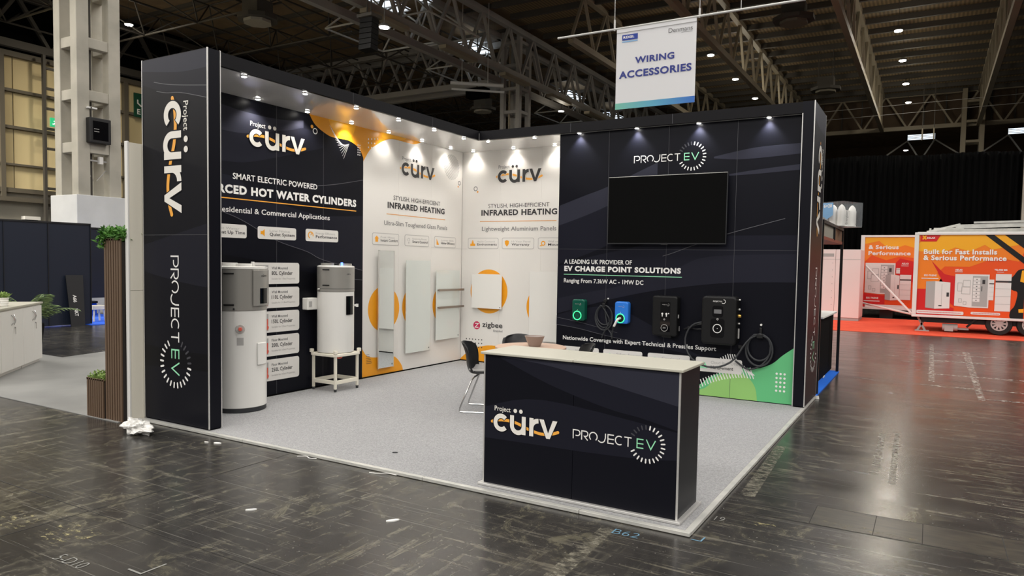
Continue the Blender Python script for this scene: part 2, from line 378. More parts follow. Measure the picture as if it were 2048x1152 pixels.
def ev_logo(F, k=3, col='white'):
    w = 0.115
    L = []
    L += stroke([(0.06, 0.0), (0.06, 0.94)], w)+stroke([(0.0, 0.94), (0.56, 0.94)]+arc(0.56, 0.65, 0.29, 90, -90, 10)+[(0.34, 0.36)], w)
    L += stroke([(1.06, 0.0), (1.06, 0.94)], w)+stroke([(1.0, 0.94), (1.50, 0.94)]+arc(1.50, 0.67, 0.27, 90, -90, 10)+[(1.36, 0.40), (1.76, 0.0)], w)
    L += stroke(arc(2.40, 0.5, 0.44, 232, -52, 26), w)
    L += stroke(arc(3.32, 0.44, 0.42, 215, 330, 14)+[(3.78, 0.55), (3.78, 1.0)], w)
    for x in (4.0,): L += [rect(x, 0, x+w, 1.0)]+[rect(x, b, x+0.72, b+w) for b in (0, 0.44, 1-w)]
    L += stroke(arc(5.33, 0.5, 0.44, 55, 305, 22)[:], w)
    L += [rect(5.87, 1-w, 6.66, 1.0), rect(6.23, 0, 6.23+w, 1.0)]
    F.polys('logo_letters', L, col, k)
    G = [rect(7.2, 0, 7.2+w, 1.0)]+[rect(7.2, b, 7.94, b+w) for b in (0, 0.44, 1-w)]+stroke([(8.24, 1.0), (8.72, 0.06), (9.2, 1.0)], w)
    F.polys('logo_letters', G, 'greenlet', k, label='green letters of the logo')
    T = []; D = []
    for i in range(25):
        t = 80-14.4*i; tr = rad(t)
        if 17 <= i: 
            if i > 21 or i < 17: pass
        q = []
        c, s_ = cos(tr), sin(tr)
        for (rr, ww) in ((1.52, -0.075), (1.90, -0.075), (1.90, 0.075), (1.52, 0.075)):
            q.append((8.3+rr*c-ww*s_, 0.52+rr*s_+ww*c))
        q = q[:2]+[(8.3+1.97*c, 0.52+1.97*s_)]+q[2:]+[(8.3+1.45*c, 0.52+1.45*s_)]
        if i <= 16: T.append(q)
        elif i >= 20: D.append(q)
    F.polys('logo_ring', T, col, k); F.polys('logo_ring', D, 'tick_dim', k, label='faded part of the ring')
# ================================================================== HALL FLOOR
def floor_mat():
    m = mat('scuffed_hall_floor', (0.05, 0.05, 0.05), 0.35); n, l, b = nodes(m)
    tc = n.new('ShaderNodeTexCoord')
    def noise(scale, stretch, detail=6, rot=0.0, dist=0.0, rough=0.6):
        mp = n.new('ShaderNodeMapping'); mp.inputs['Scale'].default_value = stretch; mp.inputs['Rotation'].default_value = (0, 0, rot)
        nz = n.new('ShaderNodeTexNoise'); nz.inputs['Scale'].default_value = scale; nz.inputs['Detail'].default_value = detail
        nz.inputs['Distortion'].default_value = dist; nz.inputs['Roughness'].default_value = rough
        l.new(tc.outputs['Object'], mp.inputs[0]); l.new(mp.outputs[0], nz.inputs['Vector']); return nz.outputs['Fac']
    def ramp(src, a, b_, c1, c2):
        r = n.new('ShaderNodeValToRGB'); e = r.color_ramp.elements
        e[0].position = a; e[1].position = b_; e[0].color = (*c1, 1); e[1].color = (*c2, 1)
        l.new(src, r.inputs[0]); return r.outputs[0]
    def mix(f, a, b_):
        x = n.new('ShaderNodeMix'); x.data_type = 'RGBA'
        l.new(f, x.inputs[0]); 
        for s_, v in ((6, a), (7, b_)):
            if isinstance(v, tuple): x.inputs[s_].default_value = (*v, 1)
            else: l.new(v, x.inputs[s_])
        return x.outputs[2]
    def mul(a, b_):
        x = n.new('ShaderNodeMath'); x.operation = 'MULTIPLY'; l.new(a, x.inputs[0])
        if isinstance(b_, float): x.inputs[1].default_value = b_
        else: l.new(b_, x.inputs[1])
        return x.outputs[0]
    base = ramp(noise(0.45, (1, 1, 1), 5), 0.3, 0.7, (0.018, 0.017, 0.017), (0.040, 0.037, 0.034))
    sx = n.new('ShaderNodeSeparateXYZ'); l.new(tc.outputs['Object'], sx.inputs[0])
    def side(a, b_):
        r = n.new('ShaderNodeMapRange'); l.new(sx.outputs[0], r.inputs[0]); r.inputs[1].default_value = a; r.inputs[2].default_value = b_; r.inputs[3].default_value = 0.12; r.inputs[4].default_value = 1.0; return r.outputs[0]
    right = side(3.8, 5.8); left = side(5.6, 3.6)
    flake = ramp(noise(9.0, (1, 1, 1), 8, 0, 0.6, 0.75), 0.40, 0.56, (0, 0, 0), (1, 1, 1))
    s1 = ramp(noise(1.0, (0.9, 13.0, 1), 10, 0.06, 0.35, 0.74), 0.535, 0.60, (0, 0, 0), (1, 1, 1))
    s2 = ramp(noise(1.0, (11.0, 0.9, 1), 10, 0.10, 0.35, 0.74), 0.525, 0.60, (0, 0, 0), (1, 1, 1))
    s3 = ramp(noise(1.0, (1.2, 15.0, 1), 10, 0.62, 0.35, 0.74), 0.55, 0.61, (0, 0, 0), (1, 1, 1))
    p1 = ramp(noise(0.75, (1, 1.4, 1), 5), 0.36, 0.60, (0.10, 0.10, 0.10), (1, 1, 1))
    p3 = ramp(noise(0.9, (1.3, 1, 1), 4, 1.1), 0.38, 0.60, (0.08, 0.08, 0.08), (1, 1, 1))
    p2 = ramp(noise(2.6, (1.3, 1.0, 1), 12, 0, 1.6, 0.80), 0.53, 0.60, (0, 0, 0), (1, 1, 1))
    dk = ramp(noise(1.3, (1.8, 1, 1), 8, 0.3, 0.8, 0.7), 0.48, 0.66, (0, 0, 0), (1, 1, 1))
    c = mix(mul(dk, 0.6), base, (0.011, 0.011, 0.011))
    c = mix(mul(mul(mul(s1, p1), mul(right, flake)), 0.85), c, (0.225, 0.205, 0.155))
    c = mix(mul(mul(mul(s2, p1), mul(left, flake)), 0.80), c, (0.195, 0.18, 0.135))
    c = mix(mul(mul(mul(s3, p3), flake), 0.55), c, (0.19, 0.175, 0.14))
    c = mix(mul(mul(p2, p3), 0.62), c, (0.155, 0.142, 0.098))
    sc1 = ramp(noise(2.0, (0.22, 42, 1), 3, -0.5, 0.12), 0.665, 0.675, (0, 0, 0), (1, 1, 1))
    sc2 = ramp(noise(2.0, (0.25, 46, 1), 3, 1.15, 0.1), 0.66, 0.67, (0, 0, 0), (1, 1, 1))
    c = mix(mul(sc1, 0.4), c, (0.26, 0.25, 0.22)); c = mix(mul(sc2, 0.4), c, (0.26, 0.25, 0.22))
    sp = ramp(noise(46, (1, 1, 1), 2), 0.70, 0.73, (0, 0, 0), (1, 1, 1))
    c = mix(mul(mul(sp, p1), 0.6), c, (0.50, 0.47, 0.41))
    l.new(c, b.inputs['Base Color'])
    rr = n.new('ShaderNodeMapRange'); l.new(noise(1.3, (0.6, 2.0, 1), 7), rr.inputs[0])
    rr.inputs[1].default_value = 0.3; rr.inputs[2].default_value = 0.75; rr.inputs[3].default_value = 0.19; rr.inputs[4].default_value = 0.30
    l.new(rr.outputs[0], b.inputs['Roughness'])
    b.inputs['Specular IOR Level'].default_value = 0.78
    bp = n.new('ShaderNodeBump'); bp.inputs['Strength'].default_value = 0.05; bp.inputs['Distance'].default_value = 0.004
    l.new(noise(5, (1, 1.6, 1), 6), bp.inputs['Height']); l.new(bp.outputs[0], b.inputs['Normal'])
    return m
M['floor'] = floor_mat()
fl = structure(MB().box(-45, -32, -0.15, 32, 76, 0).build('floor', 'floor'))
# joints and duct covers let into the floor, chalk marks on it
FF = Face((0, 0, 0), (1, 0, 0), (0, 1, 0), fl, 0.0006)
M['joint'] = mat('floor_joint', (0.012, 0.011, 0.010), 0.7)
M['duct'] = noisy('duct_cover', (0.026, 0.024, 0.021), (0.060, 0.054, 0.040), 5, 0.3, detail=8, stretch=(1, 5, 1))
dj = [(5.95, -5.72), (6.20, -5.72)]
FF.polys('duct_cover', [rect(6.07, -4.62, 8.4, -4.24)], 'duct', 1)
FF.polys('floor_joint', stroke([(5.6, -4.63), (8.4, -4.63)], 0.006)+stroke([(6.07, -4.24), (8.4, -4.24)], 0.004)+[rect(x, -4.63, x+0.005, -4.24) for x in (6.07, 6.44, 6.71, 7.14, 7.46)], 'joint', 2)
FF.polys('floor_joint', stroke([(-30, -6.9), (5.3, -6.9)], 0.006)+stroke([(2.05, -9), (2.05, -5.3)], 0.006)+stroke([(-30, -9.0), (5.3, -9.0)], 0.006), 'joint', 2)
FF.polys('worn_marking', [[(6.72, 2.4), (6.80, 2.4), (6.80, 8.5), (6.72, 8.5)], [(7.28, 1.1), (7.36, 1.1), (7.42, 7.2), (7.30, 7.2)], [(6.7, 3.3), (8.9, 3.3), (8.9, 3.42), (6.7, 3.42)], [(6.75, 2.0), (9.2, 2.0), (9.2, 2.1), (6.75, 2.1)], [(6.7, 5.2), (7.6, 5.2), (7.6, 5.36), (6.7, 5.36)], [(6.5, 6.4), (7.9, 6.4), (7.9, 6.55), (6.5, 6.55)], [(7.3, 1.2), (8.8, 1.2), (8.8, 1.28), (7.3, 1.28)]], 'worn_white', 2)
FF.polys('worn_marking', [[(6.33, -3.2), (6.39, -3.2), (6.36, -1.6), (6.31, -1.6)], [(6.47, -3.4), (6.52, -3.4), (6.48, -1.5), (6.44, -1.5)], [(5.55, -4.3), (5.66, -4.3), (5.60, -2.7), (5.51, -2.7)], [(5.0, -7.0), (5.12, -7.0), (5.05, -5.4), (4.96, -5.4)]], 'worn_tan', 2)
FF.polys('worn_marking', [rect(6.09, -4.60, 6.44, -4.52), rect(6.45, -4.60, 6.70, -4.53), rect(5.7, -4.85, 5.9, -4.78), rect(1.7, -7.32, 2.0, -7.12), rect(2.15, -7.3, 2.5, -7.05)], 'worn_yellow', 3)
ch = FF.sub(0, 0)
# ================================================================== STAND PLATFORM
HP, HS, H = 0.027, 3.405, 3.531
A, YP, TP, W, YB, XR, YRE, XL = 0.904, -5.229, -5.097, 5.477, -0.860, 5.343, 0.064, -0.098
M['carpet'] = noisy('speckled_grey_carpet', (0.25, 0.25, 0.256), (0.40, 0.40, 0.405), 90, 0.95, detail=6, lo=0.3, hi=0.7, bump=0.25, spec=0.1)
pt = thing('stand_platform', 'low grey carpeted platform with metal edging under the exhibition stand', 'platform', (2.7, -2.6, 0))
MB().box(XL, -5.245, 0.0, W-0.02, YRE, HP-0.004).build('deck', 'alu_dull', pt)
MB().box(XL, -5.236, HP-0.004, W-0.032, YRE, HP).build('carpet', 'carpet', pt)
for i, (x0, x1) in enumerate(((XL, 1.42), (1.424, 3.44), (3.444, 4.74), (4.744, 5.486))):
    MB().box(x0, -5.274, 0.004, x1, -5.236, HP).build('edge_strip', 'alu_dull', pt, bevel=0.002)
MB().box(W-0.032, -5.235, 0.004, 5.488, YRE, HP).build('edge_strip', 'alu_dull', pt, bevel=0.002)
# ================================================================== LEFT DISPLAY WALLS (plane x = 0, facing +x)
def tagbox(F, u0, v0, u1, v1, icon=None, outline=False, small='', big='', ic='orange'):
    w_ = u1-u0; h_ = v1-v0
    if outline: F.polys('tag_outline', [rrect(u0-.008, v0-.008, u1+.008, v1+.008, .03)], 'palegrey', 2)
    F.polys('tag_plate', [rrect(u0, v0, u1, v1, .025)], 'white_print', 3)
    if icon: 
        q = icon(u0+0.15*w_, v0+0.5*h_, 0.30*h_); F.polys('tag_icon', q, ic, 4)
    if small: txt(F, small, u0+0.30*w_, u0+0.30*w_+min(0.052*len(small)*0.62, 0.6*w_), v0+0.60*h_, 0.026, 'palegrey', 0.0, 4)
    if big: txt(F, big, u0+0.30*w_, u0+0.30*w_+min(0.058*len(big)*0.70, 0.66*w_), v0+0.28*h_, 0.036, 'char', 0.02, 4, space=1.04)
ic_speaker = lambda x, y, r: [rect(x-r, y-.4*r, x-.4*r, y+.4*r), [(x-.4*r, y-.4*r), (x+.3*r, y-r), (x+.3*r, y+r), (x-.4*r, y+.4*r)]]
ic_gauge = lambda x, y, r: ring_q(x, y, .7*r, r, -20, 250, 18)+stroke([(x, y), (x+.5*r, y+.8*r)], .25*r)
ic_house = lambda x, y, r: [rect(x-.6*r, y-.9*r, x+.6*r, y+.1*r), [(x-r, y+.1*r), (x+r, y+.1*r), (x, y+r)]]
ic_bulb = lambda x, y, r: ring_q(x, y+.2*r, .45*r, .62*r, -60, 240, 14)+[rect(x-.2*r, y-r, x+.2*r, y-.5*r)]
ic_stair = lambda x, y, r: [[(x-r*.7, y-r), (x+r*.7, y-r), (x-r*.1, y+.2*r), (x-.7*r, y+1.1*r)]]
ic_people = lambda x, y, r: [rect(x-r, y-.9*r, x+r, y-.1*r), rect(x-.4*r, y-.1*r, x+.4*r, y+.6*r), disc(x, y+.8*r, .25*r, 12)]
ic_shield = lambda x, y, r: [[(x-.8*r, y+.8*r), (x, y+1.05*r), (x+.8*r, y+.8*r), (x+.75*r, y-.2*r), (x, y-1.05*r), (x-.75*r, y-.2*r)]]
ic_gear = lambda x, y, r: ring_q(x, y, .45*r, .8*r, 0, 360, 16)+[rect(x-1.2*r, y-.9*r, x-.4*r, y-.6*r)]
YBW = -2.275
bw = thing('display_wall', 'black printed stand wall behind the two water cylinders', 'display wall', (0, -3.7, HP))
for y0, y1 in ((TP, -4.43), (-4.43, -3.70), (-3.70, -2.98), (-2.98, YBW)):
    MB().box(-0.09, y0+0.001, HP, 0, y1-0.001, HS+0.02).build('wall_panel', 'navy', bw)
FB = Face((0, 0, 0), (0, 1, 0), (0, 0, 1), bw)
def band(F, top, bot, m, k=1):
    """closed region between two left-to-right lines"""
    F.polys('printed_wave', [smoothline(top, 5)+list(reversed(smoothline(bot, 5)))], m, k)
T0 = [(-5.09, 3.40), (-3.3, 3.40)]
B_ = [(-5.09, 3.02), (-4.42, 3.01), (-4.13, 3.02), (-3.81, 3.09), (-3.47, 3.17), (-3.30, 3.22)]
C_ = [(-5.09, 2.66), (-4.42, 2.68), (-4.13, 2.70), (-3.81, 2.78), (-3.24, 2.95), (-2.79, 3.10), (-2.55, 3.18)]
A_ = [(-5.09, 3.32), (-4.42, 3.28), (-4.22, 3.26), (-3.85, 3.25), (-3.54, 3.27), (-3.30, 3.31)]
band(FB, A_, B_, 'navy3'); band(FB, B_+[(-2.98, 3.20)], C_[:5]+[(-2.98, 3.03)], 'navy2')
G_ = [(-5.09, 2.55), (-4.29, 2.53), (-4.04, 2.37), (-3.70, 2.29), (-3.02, 2.19), (-2.28, 2.23)]
F_ = [(-5.09, 2.3), (-4.40, 2.13), (-4.13, 2.04), (-3.70, 1.85), (-3.24, 1.73), (-2.97, 1.63), (-2.28, 1.50)]
band(FB, G_, F_, 'navy2')
band(FB, [(-5.09, 1.75), (-4.0, 1.62), (-3.0, 1.44), (-2.28, 1.36)], [(-5.09, 1.2), (-4.0, 1.15), (-3.0, 1.12), (-2.28, 1.15)], 'navyd')
FB.polys('printed_line', stroke(smoothline([(-3.66, 2.52), (-3.24, 2.53), (-2.78, 2.60), (-2.28, 2.71)]), .006)+stroke(smoothline(F_), .006)+stroke(smoothline([(-2.97, 1.46), (-2.6, 1.40), (-2.28, 1.37)]), .006), 'waveline', 2)
FB.polys('panel_seam', [rect(y-.0025, HP, y+.0025, HS) for y in (-4.43, -3.70, -2.98)], 'seam_d', 2.3)
O_ = [(-3.21, 3.405), (-3.11, 3.29), (-2.90, 3.20), (-2.74, 3.19), (-2.54, 3.19), (-2.36, 3.12), (YBW, 3.0)]
FB.polys('orange_shape', [smoothline(O_, 6)+[(YBW, 3.405)]], 'orange', 3)
FB.polys('orange_shape', [smoothline([(-2.9, 3.405), (-2.84, 3.30), (-2.7, 3.24), (-2.50, 3.25), (-2.42, 3.405)], 6)], 'orange_hot', 4)
FB.polys('hatched_shape', [stroke([(-2.90+0.02*i, 3.36-0.032*i+0.0*i), (-2.70+0.012*i, 3.115+0.005*max(0, i-6))], .004)[0] for i in range(1, 14)], 'white', 5)
FB.polys('dot_grid', [disc(-2.38+.035*i, 3.16-.032*j, .010, 10) for i in range(2) for j in range(5)], 'white', 6)
FB.polys('printed_ring', [disc(-3.17, 3.262, .022, 16)], 'orange_pale', 6); FB.polys('printed_ring', ring_q(-3.12, 3.215, .026, .038, n=22), 'white', 6)
curve_logo(FB.sub(-4.076, 2.892, 0, 0.1965), 'cream_logo', 6)
txt(FB, 'SMART ELECTRIC POWERED', -4.289, -3.084, 2.500, .066, 'white', .014, 6, space=1.02)
txt(FB, 'SOURCED HOT WATER CYLINDERS', -4.765, -2.408, 2.338, .095, 'white', .048, 6, space=1.12)
FB.polys('orange_rule', [rect(-4.9, 2.281, -2.408, 2.292)], 'orange_pale', 6)
txt(FB, 'For Residential & Commercial Applications', -4.655, -2.875, 2.136, .060, 'white', .012, 6, space=1.02)
tagbox(FB, -4.66, 1.858, -4.111, 2.006, ic_gauge, False, 'Hot Water', 'Heat Up Time')
tagbox(FB, -3.965, 1.860, -3.412, 2.004, ic_speaker, False, 'Low Noise', 'Quiet System')
tagbox(FB, -3.266, 1.860, -2.727, 2.010, ic_gauge, False, 'Energy Efficient', 'Performance')
for (t, b, s1, s2, s3) in ((1.590, 1.341, 'Wall Mounted', '80L Cylinder', 'Suitable for 1 Bed Properties'), (1.304, 1.061, 'Wall Mounted', '110L Cylinder', 'Suitable for 1-2 Bed Properties'),
        (1.024, .776, 'Wall Mounted', '150L Cylinder', 'Suitable for 2 Bed Properties'), (.740, .497, 'Floor Mounted', '200L Cylinder', 'Suitable for 3 Bed Properties'), (.459, .208, 'Floor Mounted', '250L Cylinder', 'Suitable for 4 Bed Properties')):
    FB.polys('tag_plate', [rrect(-4.05, b, -3.366, t, .03)], 'white_print', 6)
    FB.polys('tag_picture', [rect(-4.0, b+.02, -3.82, t-.03)], 'palegrey', 7); FB.polys('tag_picture', [disc(-3.845, b+.06, .03, 12), rect(-3.86, b+.09, -3.825, b+.16)], 'redtag', 8)
    txt(FB, s1, -3.775, -3.54, b+.172, .030, 'greytext', .012, 8, space=1.03)
    txt(FB, s2, -3.775, -3.47, b+.105, .044, 'char', .018, 8, space=1.04)
    txt(FB, s3, -3.775, -3.43, b+.052, .020, 'palegrey', 0, 8)
# ---- white section
ww = thing('display_wall', 'white printed stand wall left of the inner corner with three slim heating panels', 'display wall', (0, -1.1, HP))
for y0, y1 in ((YBW, -1.555), (-1.555, -.80), (-.80, 0)):
    MB().box(-0.09, y0+0.001, HP, 0, y1-0.0005, HS+0.05).build('wall_panel', 'white_print', ww)
FW = Face((0, 0, 0), (0, 1, 0), (0, 0, 1), ww)
W_ = [(YBW, 2.96), (-2.15, 3.13), (-2.00, 3.23), (-1.82, 3.32), (-1.66, 3.35), (-1.49, 3.35), (-1.23, 3.35), (-1.06, 3.405)]
FW.polys('orange_shape', [smoothline(W_, 6)+[(YBW, 3.405)]], 'orange', 1)
FW.polys('orange_shape', [smoothline([(-1.95, 3.405), (-1.86, 3.33), (-1.66, 3.36), (-1.5, 3.36), (-1.40, 3.405)], 6)], 'orange_hot', 2)
FW.polys('dot_grid', [disc(a, b, .011, 10) for a, b in ((-2.18, 3.27), (-2.12, 3.28), (-2.06, 3.29), (-2.0, 3.30), (-2.18, 3.22), (-2.12, 3.225), (-2.06, 3.23), (-2.18, 3.16), (-2.12, 3.165))], 'white', 3)
curve_logo(FW.sub(-1.501, 2.872, 0, 0.189), 'char', 3, outline='white_print', proj='greytext')
txt(FW, 'STYLISH, HIGH-EFFICIENT', -1.667, -.589, 2.500, .062, 'char', 0, 3)
txt(FW, 'INFRARED HEATING', -1.791, -.473, 2.376, .088, 'char', .040, 3, space=1.10)
FW.polys('orange_rule', [rect(-1.81, 2.289, -.457, 2.298)], 'orange_line', 3)
txt(FW, 'Ultra-Slim Toughened Glass Panels', -1.861, -.403, 2.137, .062, 'greytext', .006, 3, space=1.02)
tagbox(FW, -2.089, 1.860, -1.551, 2.012, ic_house, True, 'Fast Heat', 'Instant Comfort')
tagbox(FW, -1.411, 1.864, -.863, 2.014, ic_bulb, True, 'Room-by-Room', 'Smart Control', ic='palegrey')
tagbox(FW, -.719, 1.866, -.175, 2.018, ic_stair, True, 'Lower Bills', 'Higher Efficiency')
FW.polys('orange_circle', [disc(-1.848, .962, .322, 48), disc(-1.14, .967, .322, 48), disc(-.43, .967, .322, 48)], 'orange', 1)
def clipline(c, r, n=17):
    q = []
    for i in range(n):
        o = -r+2*r*(i+.5)/n; h = math.sqrt(r*r-o*o)
        d = Vector((.47, .88)); nn = Vector((.88, -.47)); p = Vector(c)+nn*o
        q += stroke([tuple(p-d*h), tuple(p+d*h)], .006)
    return q
FW.polys('hatched_circle', clipline((-.30, 3.133), .20), 'greytext', 2)
FW.polys('printed_ring', ring_q(-.09, 2.905, .024, .036, n=22), 'greytext', 2); FW.polys('printed_ring', [disc(-.12, 2.845, .015, 12)], 'orange_line', 2)
FW.polys('orange_shape', [[(YBW, HP+.01)]+smoothline([(YBW, .43), (-2.17, .32), (-1.95, .285), (-1.75, .285), (-1.6, .25), (-1.47, .13), (-1.43, HP+.01)], 6)], 'orange', 1)
FW.polys('printed_line', [rect(-2.2, .34-.024*i, -2.14+.01*i, .346-.024*i) for i in range(6)], 'char', 3)
FW.polys('panel_seam', [rect(-.80, 1.848, 0, 1.851)], 'seam_w', 4)
FW.polys('panel_seam', [rect(-.006, HP, -.001, HS)], 'seam_w', 4)
for th, y0, y1 in ((bw, TP, YBW), (ww, YBW, -0.002)):
    MB().box(-.01, y0, HP, .012, y1, HP+.016).build('base_trim', 'black_matte', th)
# ================================================================== BACK WHITE WALL (plane y = 0)
XD = 2.19
bk = thing('display_wall', 'white printed back wall between the inner corner and the black screen wall', 'display wall', (1.1, 0, HP))
for x0, x1 in ((0, .735), (.735, 1.475), (1.475, XD+.1)): MB().box(x0+.0005, 0, HP, x1-.001, YRE, HS+.05).build('wall_panel', 'white_print', bk)
MB().box(.002, -.012, HP, XD, .01, HP+.016).build('base_trim', 'black_matte', bk)
FK = Face((0, 0, 0), (1, 0, 0), (0, 0, 1), bk)
curve_logo(FK.sub(.681, 2.89, 0, .195), 'char', 3, outline='white_print', proj='greytext')
txt(FK, 'STYLISH, HIGH-EFFICIENT', .510, 1.614, 2.502, .062, 'char', 0, 3)
txt(FK, 'INFRARED HEATING', .378, 1.750, 2.380, .092, 'char', .040, 3, space=1.10)
FK.polys('orange_rule', [rect(.352, 2.284, 1.74, 2.293)], 'orange_line', 3)
txt(FK, 'Lightweight Aluminium Panels', .392, 1.74, 2.140, .066, 'greytext', .006, 3, space=1.02)
tagbox(FK, .133, 1.862, .702, 2.020, ic_people, True, 'Ideal for Commercial', 'Environments')
tagbox(FK, .783, 1.862, 1.349, 2.022, ic_shield, True, '10-Year Panel', 'Warranty')
tagbox(FK, 1.434, 1.864, 2.0, 2.024, ic_gear, True, 'Wall or Ceiling', 'Mounting')
FK.polys('printed_ring', ring_q(.26, 2.815, .026, .038, n=22), 'greytext', 2); FK.polys('printed_ring', [disc(.30, 2.765, .016, 12)], 'orange_line', 2)
FK.polys('orange_circle', [disc(.54, 1.175, .352, 48), disc(1.594, .967, .352, 48)], 'orange', 1)
FK.polys('badge', [disc(.318, .620, .066, 28)], 'red', 2); FK.polys('badge', stroke([(.285, .65), (.35, .65), (.285, .588), (.352, .588)], .014), 'white', 3)
txt(FK, 'zigbee', .425, .81, .600, .085, 'char', .022, 3, space=1.03)
txt(FK, 'Enabled', .64, .81, .535, .034, 'greytext', .006, 3, space=1.02)
FK.polys('orange_shape', [[(0.004, HP+.01)]+smoothline([(.004, .06), (.10, .14), (.22, .22), (.34, .27), (.44, .29), (.55, .31), (.69, .31), (.76, .28), (.85, .15), (.88, HP+.01)], 6)], 'orange', 1)
FK.polys('dot_grid', [disc(.12+.06*i, .39, .011, 10) for i in range(6)]+[disc(.12+.06*i, .33, .011, 10) for i in range(6)]+[disc(.12+.06*i, .265, .011, 10) for i in range(6)], 'char', 3)
FK.polys('panel_seam', [rect(.006, 1.848, .12, 1.851), rect(.002, HP, .006, HS)], 'seam_w', 4)
# ================================================================== BLACK SCREEN WALL (plane y = -0.79)
YD = -.79
dw = thing('display_wall', 'black printed wall carrying the television and four charge points', 'display wall', (3.7, YD, HP))
for x0, x1 in ((XD, 2.925), (2.925, 3.745), (3.745, 4.602), (4.602, XR)):
    MB().box(x0+.001, YD, HP, x1-.001, YD+.09, HS).build('wall_panel', 'navy', dw)
MB().box(XD, YD+.001, HP, XD+.09, -.001, HS).build('return_panel', 'white_print', dw)
FD = Face((0, YD, 0), (1, 0, 0), (0, 0, 1), dw)
R_ = XR-.004
band(FD, [(XD, 2.43), (2.58, 2.56), (2.92, 2.67), (3.6, 2.95)], [(XD, 2.16), (2.59, 2.29), (2.93, 2.42), (3.6, 2.7)], 'navy3')
band(FD, [(XD, 2.16), (2.59, 2.29), (2.93, 2.42), (3.6, 2.7)], [(XD, 1.63), (2.39, 1.69), (2.70, 1.80), (2.94, 1.90), (3.6, 2.2)], 'navy2')
band(FD, [(XD, 1.60), (2.6, 1.72), (3.2, 1.85), (4.0, 2.0), (R_, 2.02)], [(XD, .95), (2.51, 1.04), (3.12, 1.21), (3.69, 1.33), (4.40, 1.43), (4.90, 1.46), (R_, 1.47)], 'navy2')
band(FD, [(XD, 1.16), (2.61, 1.25), (3.12, 1.36), (3.86, 1.60), (4.3, 1.76), (R_, 1.80)], [(XD, .95), (2.51, 1.04), (3.12, 1.21), (3.69, 1.33), (4.40, 1.43), (4.90, 1.46), (R_, 1.47)], 'navy25', 2)
band(FD, [(XD, .93), (2.51, 1.02), (3.0, 1.08), (3.5, .90), (4.0, .62), (4.3, .50)], [(XD, .80), (2.52, .77), (2.93, .70), (3.52, .62), (4.3, .49)], 'navy2', 2)
band(FD, [(4.32, 2.98), (4.81, 3.06), (R_, 3.08)], [(4.32, 2.96), (4.69, 2.93), (R_, 2.96)], 'navy3')
band(FD, [(4.51, 2.76), (4.86, 2.80), (R_, 2.84)], [(4.51, 2.74), (4.86, 2.75), (R_, 2.775)], 'navy3')
FD.polys('printed_line', stroke(smoothline([(3.70, 1.76), (3.83, 1.80), (4.10, 1.90), (4.52, 2.04), (5.18, 2.215)]), .007)+stroke(smoothline([(XD, .80), (2.52, .765), (2.93, .695), (3.52, .61)]), .006)+stroke(smoothline([(XD, .90), (2.6, .84), (3.1, .74)]), .005), 'waveline', 3)
FD.polys('panel_seam', [rect(x-.002, HP, x+.002, HS) for x in (2.925, 3.745, 4.602)]+[rect(XD, 1.84, R_, 1.843)], 'seam_d', 5)
Gp = smoothline([(3.2, HP+.01), (4.0, .09), (4.23, .17), (4.35, .27), (4.52, .35), (4.77, .42), (4.93, .43), (5.09, .50), (5.21, .61), (R_, .71)], 6)
FD.polys('green_shape', [Gp+[(R_, HP+.01)]], 'green', 3)
FD.polys('green_shape', [smoothline([(3.6, HP+.01), (4.23, .10), (4.44, .29), (4.65, .355), (4.80, .32), (4.9, .2), (4.93, HP+.01)], 6)], 'lime', 4)
FD.polys('white_stripes', [stroke([(4.20+.0335*i, .215+.018*i-.00035*i*i), (4.235+.034*i, .125+.0205*i-.0006*i*i)], .012)[0] for i in range(20)], 'white', 5)
FD.polys('white_stripes', [stroke([(4.45+.028*i, .505+.018*min(i, 4)), (4.475+.030*i, .465)], .011)[0] for i in range(8)]+[stroke([(4.73+.033*i, .475-.03*i), (4.80+.030*i, .34)], .012)[0] for i in range(4)], 'white', 5)
FD.polys('dot_grid', [disc(5.147+.045*i, .387-.0505*j, .0135, 12) for i in range(3) for j in range(5)], 'white', 5)
ev_logo(FD.sub(3.278, 2.955, 0, .0925), 6)
txt(FD, 'A LEADING UK PROVIDER OF', 2.295, 3.284, 1.642, .058, 'white', .018, 6, space=1.03)
txt(FD, 'EV CHARGE POINT SOLUTIONS', 2.296, 3.945, 1.540, .072, 'white', .05, 6, space=1.13)
FD.polys('green_rule', [rect(2.291, 1.492, 3.96, 1.501)], 'greenlet', 6)
txt(FD, 'Ranging From 7.3kW AC - 1MW DC', 2.294, 3.45, 1.385, .056, 'white', .016, 6, space=1.03)
txt(FD, 'Nationwide Coverage with Expert Technical & Presales Support', 2.296, 4.42, .600, .055, 'white', .016, 6, space=1.03)
for (u0, u1, s1, s2) in ((2.306, 2.842, 'Nationwide', 'Installation'), (2.908, 3.461, 'Safety Focused', 'Training'), (3.536, 4.093, 'Continual', 'Support'), (4.170, 4.740, 'Cloud Back Office', 'Management')):
    FD.polys('tag_plate', [rrect(u0, .335, u1, .512, .025)], 'white_print', 6)
    FD.polys('tag_icon', [[(u0+.05, .375), (u0+.15, .375), (u0+.12, .45), (u0+.09, .465)]], 'greenlet', 7)
    txt(FD, s1, u0+.19, u0+.19+min(.36, .026*len(s1)), .44, .034, 'palegrey', 0, 7); txt(FD, s2, u0+.19, u0+.19+min(.34, .0275*len(s2)), .375, .042, 'char', .018, 7, space=1.03)
